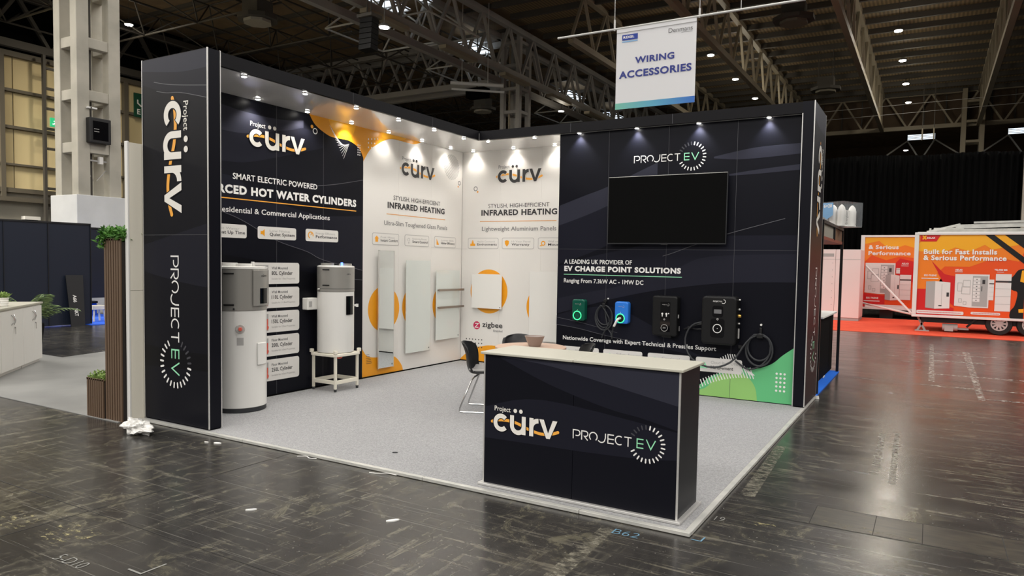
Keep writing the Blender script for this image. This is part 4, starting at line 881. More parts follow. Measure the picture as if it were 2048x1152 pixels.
def chair(cx, cy, ang, label):
    """moulded black shell on a chrome sled base; ang = direction the sitter faces"""
    t = thing('shell_chair', label, 'chair', (cx, cy, HP), 'black shell chairs around the round table')
    a = rad(ang); fx, fy = cos(a), sin(a)
    def W3(d, s, z): return (cx+fx*d-fy*s, cy+fy*d+fx*s, z)
    prof = [(.235, .415, .19), (.20, .437, .205), (.10, .445, .215), (-.02, .437, .215), (-.12, .432, .205), (-.185, .455, .19), (-.215, .52, .185), (-.222, .60, .205), (-.235, .67, .212), (-.262, .735, .195), (-.285, .775, .145)]
    n = 12; mb = MB(); v = []; f = []
    P = smoothline(prof, 3)
    for i, (d, z, w_) in enumerate(P):
        u = i/(len(P)-1)
        for j in range(n+1):
            s = -1+2*j/n
            curl = abs(s)**2.4
            lift = .035*curl if u < .5 else 0
            fwd = (.075*curl if u > .45 else .02*curl)
            v.append(W3(d+fwd, s*w_, z+lift-(.02*curl if u > .92 else 0)))
    for i in range(len(P)-1):
        for j in range(n): f.append((i*(n+1)+j, i*(n+1)+j+1, (i+1)*(n+1)+j+1, (i+1)*(n+1)+j))
    sh = mb.add(v, f).build('seat_shell', 'black', t, smooth=True)
    so = sh.modifiers.new('solid', 'SOLIDIFY'); so.thickness = .012; so.offset = 0
    pad = MB(); v = []; f = []
    rows = [(.21, .452, .17), (.14, .462, .19), (.0, .458, .19), (-.11, .452, .18), (-.165, .468, .165)]
    for i, (d, z, w_) in enumerate(rows):
        for j in range(9):
            s = -1+2*j/8; v.append(W3(d, s*w_, z+.03*abs(s)**2.4))
    for i in range(len(rows)-1):
        for j in range(8): f.append((i*9+j, i*9+j+1, (i+1)*9+j+1, (i+1)*9+j))
    pd = pad.add(v, f).build('seat_pad', 'seatpad', t, smooth=True)
    so = pd.modifiers.new('solid', 'SOLIDIFY'); so.thickness = .022; so.offset = 0
    for s in (-1, 1):
        pts = [W3(-.10, s*.15, .418), W3(-.13, s*.19, .38), W3(-.25, s*.215, HP+.05), W3(-.255, s*.215, HP+.014), W3(-.22, s*.215, HP+.010), W3(.20, s*.215, HP+.010), W3(.235, s*.215, HP+.014), W3(.24, s*.212, HP+.05), W3(.15, s*.19, .38), W3(.12, s*.15, .418)]
        MB().tube(pts, .0085, 8).build('sled_leg', 'chrome', t, smooth=True)
    MB().tube([W3(-.10, -.15, .412), W3(-.10, .15, .412)], .0085, 8).tube([W3(.12, -.15, .412), W3(.12, .15, .412)], .0085, 8).build('cross_bar', 'black', t, smooth=True)
    return t
chair(2.505, -2.99, 22, 'black shell chair with chrome sled base left of the reception counter')
chair(2.50, -2.255, -52, 'black shell chair behind the round table, partly hidden by the bowl')
chair(3.285, -2.56, 219, 'black shell chair at the table in front of the charger wall')
# ================================================================== HALL SHELL
def deck_mat():
    m = mat('ribbed_roof_deck', (0.20, 0.14, 0.075), 0.75); n, l, b = nodes(m)
    tc = n.new('ShaderNodeTexCoord'); wv = n.new('ShaderNodeTexWave'); wv.inputs['Scale'].default_value = 1.7; wv.inputs['Distortion'].default_value = 0.0
    wv.bands_direction = 'X'
    nz = n.new('ShaderNodeTexNoise'); nz.inputs['Scale'].default_value = 0.35
    rp = n.new('ShaderNodeValToRGB'); rp.color_ramp.elements[0].position = .38; rp.color_ramp.elements[1].position = .62
    rp.color_ramp.elements[0].color = (.19, .14, .078, 1); rp.color_ramp.elements[1].color = (.33, .24, .13, 1)
    mx = n.new('ShaderNodeMix'); mx.data_type = 'RGBA'; mx.blend_type = 'MULTIPLY'; mx.inputs[0].default_value = .35
    l.new(tc.outputs['Object'], wv.inputs['Vector']); l.new(tc.outputs['Object'], nz.inputs['Vector'])
    l.new(wv.outputs['Fac'], rp.inputs[0]); l.new(rp.outputs[0], mx.inputs[6]); l.new(nz.outputs['Fac'], mx.inputs[7]); l.new(mx.outputs[2], b.inputs['Base Color'])
    return m
M['deck'] = deck_mat()
M['deck_d'] = noisy('dark_roof_deck', (0.15, 0.105, 0.062), (0.21, 0.15, 0.088), 1.0, .8)
M['endwall'] = noisy('brown_end_wall', (0.085, 0.055, 0.035), (0.11, 0.075, 0.045), 0.8, .8)
DZ = 14.6
ce = structure(MB().box(-13, -32, DZ, 32, 49.5, DZ+.2).build('ceiling', 'deck'))
cex = structure(MB().box(-45, -32, 14.9, -13, 49.5, 15.1).box(-45, 49.5, 14.9, 32, 76, 15.1).build('ceiling', 'deck_d'))
for i in range(-2, 21):
    y = 13.44+1.77*i
    MB().bar((-13, y, DZ-.14), (24, y, DZ-.14), .16, .28).build('purlin', 'steel_d', ce)
for i in range(13):
    y = 3.3+3.6*i
    MB().bar((-45, y, 14.8), (-13, y, 14.8), .14, .2).build('purlin', 'steel_d', cex)
structure(MB().box(-45, 75.5, 0, 32, 76, 15).build('wall_back', 'endwall'))
structure(MB().box(31.6, -32, 0, 32, 76, 15).build('wall_right', 'endwall'))
MB_ = MB().box(-13, 50.2, 12.1, 24, 50.4, DZ)
bh = structure(MB_.build('wall_bulkhead', 'endwall'))
for i in range(26): MB().box(-12.5+1.4*i, 50.1, 12.1, -12.42+1.4*i, 50.2, DZ).build('cladding_joint', 'steel_d', bh)
# left hall wall: yellow cladding between dark posts and rails above a grey dado
wl = structure(MB().box(-33.6, -32, 0, -33.15, 76, 4.35).box(-33.6, -32, 4.35, -33.4, 76, 11.4).build('wall_left', ['grey_wall']))
for i in range(8):
    y0 = -4.0+4.15*i
    for z0, z1 in ((4.9, 6.0), (6.1, 7.8), (7.95, 9.6), (9.75, 11.35)):
        MB().box(-33.4, y0, z0, -33.34, y0+4.1, z1).build('cladding_panel', 'yellow_clad', wl)
for z, h in ((4.78, .22), (6.05, .10), (7.88, .14), (9.68, .14), (11.45, .26)):
    MB().box(-33.4, -6, z-h/2, -33.1, 32, z+h/2).build('rail', 'rail', wl)
MB().box(-33.15, -6, 4.2, -32.6, 32, 4.42).build('ledge', 'rail', wl)
for y0, y1 in ((7.75, 7.95), (13.77, 14.0), (3.6, 3.8), (18.2, 18.4), (22.4, 22.6)):
    MB().box(-33.4, y0, 4.3, -33.05, y1, 11.5).build('post', 'rail', wl)
structure(MB().box(-33.7, -32, 11.6, -33.5, 76, 15).build('wall_left_upper', 'black_matte'))
ld = thing('lattice_post', 'dark lattice post with a lit exit sign against the yellow hall wall', 'post', (-32.45, 9.75, 0))
for y in (9.42, 10.0):
    MB().box(-32.58, y-.06, 0, -32.40, y+.06, 11.6).build('upright', 'steel_d', ld)
for i in range(11): MB().box(-32.55, 9.45, .9+1.0*i, -32.43, 10.0, 1.02+1.0*i).build('rung', 'steel_d', ld)
es = thing('exit_sign', 'small green running figure exit sign on the lattice post at left', 'exit sign', (-32.4, 10.1, 8.3))
MB().box(-32.39, 9.62, 8.08, -32.28, 10.06, 8.52).build('sign_box', 'exit', es)
FE = Face((-32.28, 9.84, 8.3), (0, 1, 0), (0, 0, 1), es, .004)
FE.polys('running_figure', [disc(.02, .13, .035, 10)]+stroke([(0, .08), (-.03, -.02), (.05, -.08), (.03, -.17)], .045)+stroke([(-.03, -.02), (-.08, -.09), (-.15, -.10)], .04)+stroke([(-.1, .05), (0, .07), (.08, .02)], .035), 'exit_w', 1)
gs = thing('hanging_sign', 'dark green direction sign beside the tall pillar on the yellow wall', 'sign', (-33, 14.5, 10))
MB().box(-33.08, 14.3, 9.52, -33.0, 15.0, 10.86).build('sign_board', 'sign_green', gs)
FG = Face((-33.0, 14.65, 10.2), (0, 1, 0), (0, 0, 1), gs, .004)
FG.polys('sign_arrow', stroke([(-.16, .3), (-.16, .1), (.05, -.05)], .08), 'white', 1); txt(FG, 'E', -.2, 0, -.52, .3, 'white', .02, 1)
fx = thing('flood_lamp', 'small hooded floodlight on the grey dado at far left', 'floodlight', (-33, 8.9, 3.3))
MB().box(-33.15, 8.6, 3.35, -32.75, 9.3, 3.52).build('hood', 'white_matte', fx); MB().box(-33.15, 8.65, 2.95, -32.9, 9.25, 3.35).build('lamp_body', 'black', fx)
# ================================================================== COLUMNS
def lattice(label, cx, cy, a, lw, z0, z1, rungs, rh, m, name='lattice_column'):
    t = thing(name, label, 'column', (cx, cy, 0)); h = a/2-lw/2
    for dx, dy in ((-1, -1), (1, -1), (1, 1), (-1, 1)):
        MB().box(cx+dx*h-lw/2, cy+dy*h-lw/2, z0, cx+dx*h+lw/2, cy+dy*h+lw/2, z1).build('column_leg', m, t, bevel=.015)
    for z in rungs:
        mb = MB()
        for s in (-1, 1):
            mb.box(cx-h+lw/2, cy+s*h-lw*.42, z-rh, cx+h-lw/2, cy+s*h+lw*.42, z)
            mb.box(cx+s*h-lw*.42, cy-h+lw/2, z-rh, cx+s*h+lw*.42, cy+h-lw/2, z)
        mb.build('cross_beam', m, t, bevel=.012)
    return t
LCX, LCY = -14.49, 1.93
lc = lattice('massive pale concrete lattice column rising at left behind the navy panels', LCX, LCY, 1.18, .325, 3.2, 13.2, (12.2, 10.8, 9.2, 7.66, 6.22, 4.77), .28, 'concrete')
MB().box(LCX-.68, LCY-.68, 0, LCX+.68, LCY+.68, 3.30).build('plinth', 'plinth', lc, bevel=.01)
MB().cyl((LCX+.2, LCY-.15, 3.3), (LCX+.2, LCY-.15, 12), .035, n=10).cyl((LCX+.32, LCY-.1, 3.3), (LCX+.32, LCY-.1, 12), .03, n=10).build('service_pipe', 'steel_d', lc)
MB().box(LCX+.40, LCY-.45, 4.28, LCX+.44, LCY+.45, 4.32).bar((LCX+.42, LCY-.4, 4.25), (LCX+.3, LCY-.05, 3.75), .02).bar((LCX+.42, LCY+.4, 4.25), (LCX+.3, LCY+.05, 3.75), .02).build('bracket_bar', 'palegrey', lc)
MB().box(LCX+.42, LCY+.02, 4.22, LCX+.52, LCY+.12, 4.42).build('switch_box', 'white_matte', lc)
bx_ = thing('display_cabinet', 'black glazed notice cabinet fixed between the legs of the concrete column', 'cabinet', (-13.8, 1.85, 4.75))
MB().box(-14.0, 1.56, 4.76, -13.70, 2.13, 5.45).build('cabinet_body', 'black', bx_, bevel=.015)
MB().box(-13.70, 1.64, 4.84, -13.69, 2.05, 5.36).build('glass_door', 'gloss_black', bx_)
MB().box(-13.689, 1.66, 5.13, -13.687, 1.80, 5.145).box(-13.689, 1.66, 5.06, -13.687, 1.80, 5.075).build('notice_strip', 'palegrey', bx_)
cm = thing('camera_box', 'small white security camera under a beam of the concrete column', 'camera', (-13.9, 1.6, 5.8))
MB().box(-13.95, 1.57, 5.70, -13.82, 1.83, 5.748).build('camera_body', 'white_matte', cm, bevel=.01); MB().cyl((-13.82, 1.66, 5.722), (-13.80, 1.66, 5.722), .018, n=10).build('camera_lens', 'black', cm)
def box_truss_z(z): return 12.0
cc = lattice('grey steel lattice column standing behind the inner corner of the stand', -14.6, 25.5, 1.30, .26, 0, 14.8, (14.2, 12.9, 11.6, 10.3, 9.0, 7.7), .18, 'steel_g')
for dx, dy in ((.4, -.45), (-.1, -.5)): MB().cyl((-14.6+dx, 25.5+dy, 0), (-14.6+dx, 25.5+dy, 14), .06, n=10).build('service_pipe', 'steel_w', cc)
lattice('dark lattice column at the far right carrying the end truss', 8.8, 49.0, 1.4, .3, 0, 14.4, (13.6, 12.2, 10.8, 9.4), .18, 'steel_w')
# ================================================================== ROOF TRUSSES
def truss(label, p0, p1, z0, z1, mod, m, cw=.26, bw_=.13, planes=(0,), mtop=None):
    """flat truss from p0 to p1 (xy) with zig-zag bracing; planes = sideways offsets"""
    a = Vector((*p0, 0)); b = Vector((*p1, 0)); d = (b-a); L = d.length; d.normalize(); s = Vector((-d.y, d.x, 0))
    t = thing('roof_truss', label, 'roof truss', (p0[0], p0[1], z0))
    for o in planes:
        A_, B_ = a+s*o, b+s*o
        MB().bar(A_+Vector((0, 0, z0)), B_+Vector((0, 0, z0)), cw, cw*1.1).build('bottom_chord', m, t)
        MB().bar(A_+Vector((0, 0, z1)), B_+Vector((0, 0, z1)), cw, cw).build('top_chord', mtop or m, t)
        n = int(L/mod)
        for i in range(n):
            q0 = A_+d*(i*mod); q1 = A_+d*((i+.5)*mod); q2 = A_+d*((i+1)*mod)
            MB().bar(q0+Vector((0, 0, z0)), q1+Vector((0, 0, z1)), bw_, bw_*.8).build('brace', m, t)
            MB().bar(q1+Vector((0, 0, z1)), q2+Vector((0, 0, z0)), bw_, bw_*.8).build('brace', m, t)
    return t
truss('roof truss behind the hanging banner, left of the right hand bay', (-8.3, 20), (-8.3, 49), 12, 14.4, 2.6, 'steel_w')
truss('roof truss running back just right of the hanging banner', (-2.6, 14), (-2.6, 49), 12, 14.4, 2.6, 'steel_w')
truss('roof truss running back above the right end pillar', (3.05, 12), (3.05, 49), 12, 14.4, 2.6, 'steel_w')
truss('roof truss running back at the top right edge of the picture', (9.15, 12), (9.15, 49), 12, 14.4, 2.6, 'steel_w')
bt = truss('big double roof truss descending from top centre past the banner', (-14.6, 4), (-14.6, 49), 12, 14.5, 2.6, 'steel_g', .30, .15, (-.75, .75))
for i in range(7):
    y = 12+5.2*i
    MB().box(-13.75, y, 11.55, -13.35, y+2.6, 11.72).build('cable_tray', 'steel_w', bt)
truss('cross truss running left from the steel column behind the stand', (-38, 25.5), (-15.3, 25.5), 12, 14.5, 2.6, 'steel_g', .30, .15, (-.6, .6))
truss('end truss across the far right of the hall', (-13, 49), (24, 49), 12, 14.4, 2.95, 'steel_w', .26, .15)
truss('dark truss along the top of the yellow hall wall', (-33, -2), (-33, 34), 11.9, 14.3, 3.0, 'steel_d', .34, .2)
# ---- tubular space frame over the left bay
sf = thing('space_frame', 'dark tubular space frame under the roof of the left bay', 'space frame', (-25, 15, 12.6))
lo = MB(); up = MB(); di = MB(); g = 4.2
XS = [-32.4+g*i for i in range(4)]; YS = [3.6+g*j for j in range(11)]
for x in XS: lo.cyl((x, YS[0], 12.7), (x, YS[-1], 12.7), .05, n=6)
for y in YS: lo.cyl((XS[0], y, 12.7), (XS[-1]+1.5, y, 12.7), .05, n=6)
for x in XS: up.cyl((x+g/2, YS[0]+g/2, 14.5), (x+g/2, YS[-1]+g/2, 14.5), .045, n=6)
for y in YS: up.cyl((XS[0]+g/2, y+g/2, 14.5), (XS[-1]+g/2, y+g/2, 14.5), .045, n=6)
for x in XS:
    for y in YS:
        for sx in (-1, 1):
            for sy in (-1, 1): di.cyl((x, y, 12.7), (x+sx*g/2, y+sy*g/2, 14.5), .038, n=6)
lo.build('lower_grid', 'steel_tube', sf); up.build('upper_grid', 'steel_tube', sf); di.build('bracing', 'steel_tube', sf)
# ---- roof lights (bright louvred panels) with tubes below them coloured as lit
def rooflight(x0, x1, y0, y1, z, label, tube='steel_lit', drop=1.5):
    t = thing('roof_light', label, 'roof light', ((x0+x1)/2, (y0+y1)/2, z), 'louvred roof lights')
    MB().box(x0, y0, z, x1, y1, z+.05).build('glowing_panel', 'skylight', t)
    n = 3
    mb = MB()
    for i in range(n+1):
        y = y0+(y1-y0)*i/n; mb.box(x0, y-.03, z-.06, x1, y+.03, z-.001)
    mb.box(x0-.05, y0, z-.06, x0+.03, y1, z-.001).box(x1-.03, y0, z-.06, x1+.05, y1, z-.001).build('louvre_frame', 'steel_g', t)
    c = ((x0+x1)/2, (y0+y1)/2, z-drop); mb = MB()
    w_ = 2.0
    cs = [(c[0]+sx*w_, c[1]+sy*w_, z-drop) for sx, sy in ((-1, -1), (1, -1), (1, 1), (-1, 1))]
    top = [((x0+x1)/2, y0, z-.05), ((x0+x1)/2, y1, z-.05)]
    for q in cs: mb.cyl(q, top[0] if q[1] < c[1] else top[1], .045, n=6)
    for i in range(4): mb.cyl(cs[i], cs[(i+1) % 4], .045, n=6)
    mb.cyl(top[0], (c[0], c[1], z-drop+.1), .035, n=6).cyl(top[1], (c[0], c[1], z-drop+.1), .035, n=6)
    mb.build('strut', tube, t)
    return t
for (x0, x1, y0, y1, z, l) in ((-17.4, -16.4, 15.9, 18.3, 14.1, 'bright louvred roof light at top centre with tubes below coloured as lit'), (-15.4, -14.95, 17.1, 18.2, 14.2, 'small bright roof light behind the big double truss at top'),
        (-17.4, -16.5, 23.7, 26.0, 14.1, 'bright roof light seen through the cross truss left of the steel column'), (-17.6, -16.6, 36.2, 38.9, 14.1, 'bright roof light right of the steel column under the big truss'),
        (-17.5, -16.6, 44.1, 46.5, 14.1, 'farthest bright roof light just above the back canopy')):
    rooflight(x0, x1, y0, y1, z, l)
for (x0, x1, l) in ((4.6, 6.5, 'lit roof light in the far bay below the end truss'), (11.3, 13.4, 'lit roof light at the far right edge beyond the lattice column')):
    t = thing('roof_light', l, 'roof light', (x0, 54, 12), 'louvred roof lights')
    MB().box(x0, 54.1, 11.95, x1, 54.2, 12.4).build('glowing_panel', 'skylight', t)
    mb = MB()
    for i in range(5): mb.box(x0, 54.02, 11.93+.11*i, x1, 54.09, 11.96+.11*i)
    mb.build('louvre_frame', 'steel_lit', t)
    mb = MB(); z = 10.3; xm = (x0+x1)/2
    for (a, b) in (((x0, 54, 11.9), (x0-2.2, 54, z)), ((x0, 54, 11.9), (xm, 54, z)), ((x1, 54, 11.9), (xm, 54, z)), ((x1, 54, 11.9), (x1+2.2, 54, z)), ((x0-2.2, 54, z), (x1+2.2, 54, z)), ((x0-2.2, 54, z), (xm, 52, z-.2)), ((x1+2.2, 54, z), (xm, 52, z-.2))): mb.cyl(a, b, .06, n=6)
    mb.build('strut', 'steel_lit', t)
# ---- high bay lamps
def highbay(x, y, z, top, label, power=0):
    t = thing('high_bay_lamp', label, 'ceiling lamp', (x, y, z), 'high bay lamps')
    MB().cyl((x, y, z+.12), (x, y, top), .012, n=6).build('suspension_rod', 'steel_d', t)
    MB().lathe([(.19, z), (.20, z+.05), (.10, z+.12)], x, y, 20).build('lamp_body', 'steel_d', t, smooth=True)
    MB().lathe([(.17, z-.03), (.175, z-.004)], x, y, 20).build('lens', 'lamp_hall', t)
    if power: area('high_bay_light', (x, y, z-.04), power, .34, (1.0, .95, .86) if x > -20 else (1.0, .87, .66))
    l = bpy.data.lights.new('lamp_spill', 'POINT'); l.energy = 85 if z > 12.7 and x > -10 else 30; l.shadow_soft_size = .2; l.color = (1, .9, .72)
    o = bpy.data.objects.new('lamp_spill', l); COL.objects.link(o); o.location = (x, y, z-.25)
names = ['nearest', 'second', 'third', 'farthest']
for i, (x, y) in enumerate(BAY):
    row = 'above the right end pillar' if x > 0 else 'right of the hanging banner'
    highbay(x, y, 12.75, DZ-.28, (names[i] if x > 0 else ['nearest', 'middle', 'farthest'][i-4])+' high bay lamp in the row '+row, 35)
for (x, y, z, l) in ((-10.57, 9.9, 9.9, 'bright hanging lamp beside the louvred roof light at top centre'), (-14.2, 30.4, 11.3, 'bright hanging lamp right of the steel column above the back canopy'), (-28.36, 10.5, 12.95, 'small lamp seen between the legs of the concrete column'), (-27.0, 10.5, 12.6, 'small lamp just right of the concrete column'), (4.35, 58.8, 11.9, 'small round lamp under the far roof light at right')):
    highbay(x, y, z, DZ-.28 if -12 < x < 0 else (14.7 if y < 20 else 14.9), l, 90 if x < -20 else 0)
# ---- unit heaters, loudspeakers and rails slung from the roof
M['heater_pan'] = mat('heater_pan', (.16, .145, .11), .6)
def heater(x, y, z, label, m='steel_d', m2='heater_pan', s=1.0):
    t = thing('unit_heater', label, 'unit heater', (x, y, z), 'ceiling unit heaters')
    MB().box(x-.7*s, y-.6*s, z, x+.7*s, y+.6*s, z+.9*s).build('heater_body', m, t)
    MB().prism([(x+1.35*s*cos(rad(22.5+45*i)), y+1.2*s*sin(rad(22.5+45*i)), z-.28*s) for i in range(8)], (0, 0, .26*s)).build('skirt', m, t)
    MB().prism([(x+.9*s*cos(rad(22.5+45*i)), y+.85*s*sin(rad(22.5+45*i)), z-.46*s) for i in range(8)], (0, 0, .17*s)).build('outlet', m2, t)
    MB().box(x-.25*s, y-.95*s, z-.25*s, x+.25*s, y-.93*s, z-.05*s).build('louvre', 'palegrey', t)
    mb = MB()
    for dx in (-.6, .6):
        for dy in (-.5, .5): mb.cyl((x+dx*s, y+dy*s, z+.9*s), (x+dx*s, y+dy*s, 14.6), .025, n=6)
    mb.build('hanger', 'steel_d', t)
heater(1.1, 22.6, 12.4, 'octagonal dark unit heater near the top of the right hand bay', s=.66)
heater(.7, 36.2, 12.5, 'octagonal dark unit heater farther back above the right end pillar', s=.66)
heater(-18.95, 11.3, 12.0, 'square unit heater with underside coloured as lit above the left canopy', m2='grey_wall', s=.68)  # light on the underside is put into a paler outlet colour, next heater too
heater(-17.2, 26.0, 10.9, 'unit heater with underside coloured as lit low beside the steel column', m2='grey_wall', s=.6)
la = thing('line_array', 'black loudspeaker column hanging from the roof at top centre', 'loudspeaker', (-12.6, 11.3, 10))
for i in range(6): MB().bar((-12.62+.01*i, 11.28, 9.72+.2*i), (-12.62+.012*i, 11.30, 9.90+.2*i), .62, .4).build('speaker_cabinet', 'black_soft', la)
MB().box(-12.95, 11.0, 10.93, -12.2, 11.6, 11.05).build('frame', 'steel_d', la); MB().cyl((-12.5, 11.3, 11.05), (-12.4, 11.3, 14.6), .03, n=6).cyl((-12.7, 11.3, 11.05), (-12.6, 11.3, 14.6), .03, n=6).build('hanger', 'steel_d', la)
tl_ = thing('tube_light', 'long pale tube fitting hung left of the steel column', 'light fitting', (-14, 21, 10.7))
MB().cyl((-15.3, 20.2, 10.85), (-12.9, 21.5, 10.72), .09, n=10).cyl((-15.3, 20.3, 10.55), (-12.9, 21.6, 10.42), .06, n=8).build('tube', 'steel_lit', tl_); MB().cyl((-14.8, 20.5, 10.85), (-14.8, 20.5, 14.9), .02, n=6).cyl((-13.6, 21.1, 10.8), (-13.6, 21.1, 14.9), .02, n=6).build('hanger', 'steel_lit', tl_)
bb = thing('loudspeaker_box', 'black box loudspeaker slung below the cross truss', 'loudspeaker', (-16.4, 24.2, 11.2))
MB().box(-17.0, 23.9, 11.0, -15.7, 24.5, 11.55).build('speaker_cabinet', 'black_matte', bb, bevel=.03); MB().cyl((-16.4, 24.2, 11.55), (-16.4, 24.2, 14.9), .03, n=6).build('hanger', 'steel_d', bb)
for k, (a, b, l) in enumerate((((2.6, 21, 13.9), (13.6, 9.5, 13.6), 'thin pale cable slanting across the top right of the roof'), ((-8, 42, 12.2), (17, 40, 12.0), 'upper of two thin cables slung level across the right hand bay'), ((-8, 42, 11.6), (17, 40, 11.5), 'lower of two thin cables slung level across the right hand bay'))):
    tag(MB().cyl(a, b, .014, n=5).build('roof_cable', 'palegrey'), l, 'cable')
for k, x in enumerate((5.75, 6.45)):
    t = thing('hanging_chain', ('left' if k == 0 else 'right')+' of two thin chains hanging above the far roof light', 'chain', (x, 46, 10.5))
    MB().cyl((x, 46, 10.6+.1*k), (x, 46, DZ), .03, n=5).build('chain', 'steel_d', t); MB().cyl((x, 46, 10.6), (x, 46, 11.4), .05, n=6).build('hook', 'steel_w', t)
# ================================================================== HANGING BANNER
bn = thing('hanging_banner', 'white hanging banner reading wiring accessories with a green to blue hem', 'banner', (1.0, 6, 5.3))
bx0, bx1, bz0, bz1 = .06, 1.962, 5.27, 7.115
nb = 24; v = []; f = []
for i in range(nb+1):
    for j in range(9):
        x = bx0+(bx1-bx0)*i/nb; z = bz0+(bz1-bz0)*j/8
        v.append((x, 6.0, z))
for i in range(nb):
    for j in range(8): f.append((i*9+j, (i+1)*9+j, (i+1)*9+j+1, i*9+j+1))
bs = MB().add(v, f).build('banner_sheet', 'banner', bn)
so = bs.modifiers.new('solid', 'SOLIDIFY'); so.thickness = .003; so.offset = -1
MB().box(bx0, 5.985, bz1-.09, bx1, 6.015, bz1+.03).build('top_sleeve', 'banner', bn, bevel=.01)
m = mat('hem_green_to_blue', (.2, .5, .6), .7); n_, l_, b_ = nodes(m)
tc = n_.new('ShaderNodeTexCoord'); sp = n_.new('ShaderNodeSeparateXYZ'); mr = n_.new('ShaderNodeMapRange'); rp = n_.new('ShaderNodeValToRGB')
mr.inputs[1].default_value = bx0; mr.inputs[2].default_value = bx1
rp.color_ramp.elements[0].color = (.19, .52, .40, 1); rp.color_ramp.elements[1].color = (.045, .16, .55, 1); e = rp.color_ramp.elements.new(.45); e.color = (.12, .40, .55, 1)
l_.new(tc.outputs['Object'], sp.inputs[0]); l_.new(sp.outputs[0], mr.inputs[0]); l_.new(mr.outputs[0], rp.inputs[0]); l_.new(rp.outputs[0], b_.inputs['Base Color'])
FBn = Face((0, 5.995, 0), (1, 0, 0), (0, 0, 1), bn, .002)
FBn.polys('hem_stripe', [rect(bx0, bz0, bx1, 5.41)], m, 1)
txt(FBn, 'WIRING', .53, 1.47, 6.285, .148, 'navytext', .034, 2, space=1.09)
txt(FBn, 'ACCESSORIES', .14, 1.875, 5.975, .165, 'navytext', .034, 2, space=1.09)
FBn.polys('logo_box', [rect(.20, 6.845, .585, 6.97)], 'blue_box', 2); FBn.polys('logo_box', [rect(.20, 6.80, .585, 6.825)], 'card_blue', 2)
txt(FBn, 'REXEL', .23, .50, 6.885, .055, 'white', .03, 3, space=1.06)
txt(FBn, 'Denmans', 1.32, 1.875, 6.865, .10, 'greytext', .004, 2); FBn.polys('logo_underline', [rect(1.62, 6.835, 1.87, 6.842)], 'greytext', 2)
MB().cyl((-1.50, 6.0, 7.135), (4.22, 6.0, 7.13), .026, n=10).build('hanging_pole', 'steel_lit', bn, smooth=True)
MB().cyl((0.0, 6, 7.13), (-.03, 6, 12), .008, n=6).cyl((2.02, 6, 7.13), (2.03, 6, 12), .008, n=6).cyl((2.92, 6, 7.13), (2.92, 6, 12), .008, n=6).build('suspension_wire', 'steel_lit', bn)
MB().cyl((0.0, 6, 7.10), (0.0, 6, 7.35), .022, n=8).cyl((2.02, 6, 7.10), (2.02, 6, 7.3), .022, n=8).build('wire_clamp', 'steel_lit', bn)
# ================================================================== NEIGHBOURING STAND AT LEFT
nw = thing('partition_panel', 'plain cream partition panel edge just left of the tall pillar', 'partition', (-.13, -5.3, 0))
MB().box(-.155, -5.355, 0, -.112, -1.0, 1.30).box(-.155, -5.355, 1.303, -.112, -1.0, 2.735).build('panel', 'cream', nw)
MB().box(-.158, -5.372, 0, -.110, -5.354, 2.745).build('edge_trim', 'white_matte', nw, bevel=.003)
def slat_box(label, x0, x1, y0, y1, z1, sp):
    t = thing('slatted_planter', label, 'planter', ((x0+x1)/2, (y0+y1)/2, 0))
    MB().box(x0+.012, y0+.014, 0, x1, y1, z1-.03).build('planter_body', 'walnut_d', t)
    n = int(round((x1-x0)/sp)); w_ = (x1-x0)/n
    for i in range(n): MB().box(x0+w_*i+.006, y0, .004, x0+w_*(i+1)-.007, y0+.014, z1).build('slat', 'walnut', t)
    n2 = int((y1-y0)/sp)
    MB().box(x0-.0, y0+.014, .004, x0+.012, y1, z1).build('side_board', 'walnut', t)
    MB().box(x0, y0, z1-.014, x1, y0+.016, z1+.004).build('rim', 'walnut', t)
    return t
tp_ = slat_box('tall brown slatted planter topped with trailing green leaves beside the cream panel', -.452, -.163, -5.415, -5.02, 1.80, .042)
lp_ = slat_box('low brown slatted planter box filled with moss at the foot of the tall one', -.762, -.458, -5.43, -5.10, .395, .038)
def leaves(name, m, parent, n, fn, size, flat=.5):
    mb = MB(); R = random.Random(n)
    for i in range(n):
        p, d = fn(R); p = Vector(p); d = Vector(d).normalized(); s = size*(.6+.8*R.random())
        side = d.cross(Vector((R.uniform(-1, 1), R.uniform(-1, 1), R.uniform(.2, 1)))).normalized()*s*.24
        nrm = side.cross(d).normalized()*s*.08
        mb.add([p, p+d*s*.4+side+nrm, p+d*s, p+d*s*.4-side+nrm], [(0, 1, 2, 3)])
    o = mb.build(name, m, parent); o['kind'] = 'stuff'; return o
def fn_top(R):
    x = R.uniform(-.50, -.15); y = R.uniform(-5.42, -5.05); z = 1.80+R.uniform(0, .10)
    if R.random() < .35: x = R.uniform(-.56, -.4); z = 1.80+R.uniform(-.10, .06)
    return (x, y, z), (R.uniform(-1, .8), R.uniform(-1, .6), R.uniform(-.5, .9))
leaves('foliage', 'leaf', tp_, 1700, fn_top, .058)
leaves('foliage', 'moss', lp_, 1400, lambda R: ((R.uniform(-.75, -.47), R.uniform(-5.42, -5.11), .375+R.uniform(0, .05)*(1 if R.random() > .3 else 1.6)), (R.uniform(-1, 1), R.uniform(-1, 1), R.uniform(.1, 1))), .03)
structure(MB().prism([(-.2, -5.44, .001), (-14, -5.44, .001), (-14, -.6, .001), (-6.3, -.6, .001), (-4.6, -5.0, .001), (-5.35, -2.9, .001), (-5.62, -2.2, .001), (-.2, -2.2, .001)][:2]+[(-14, -3.4, .001), (-5.30, -3.4, .001), (-5.60, -2.3, .001), (-.2, -2.3, .001)], (0, 0, .006)).build('floor_mat', 'vinyl'))
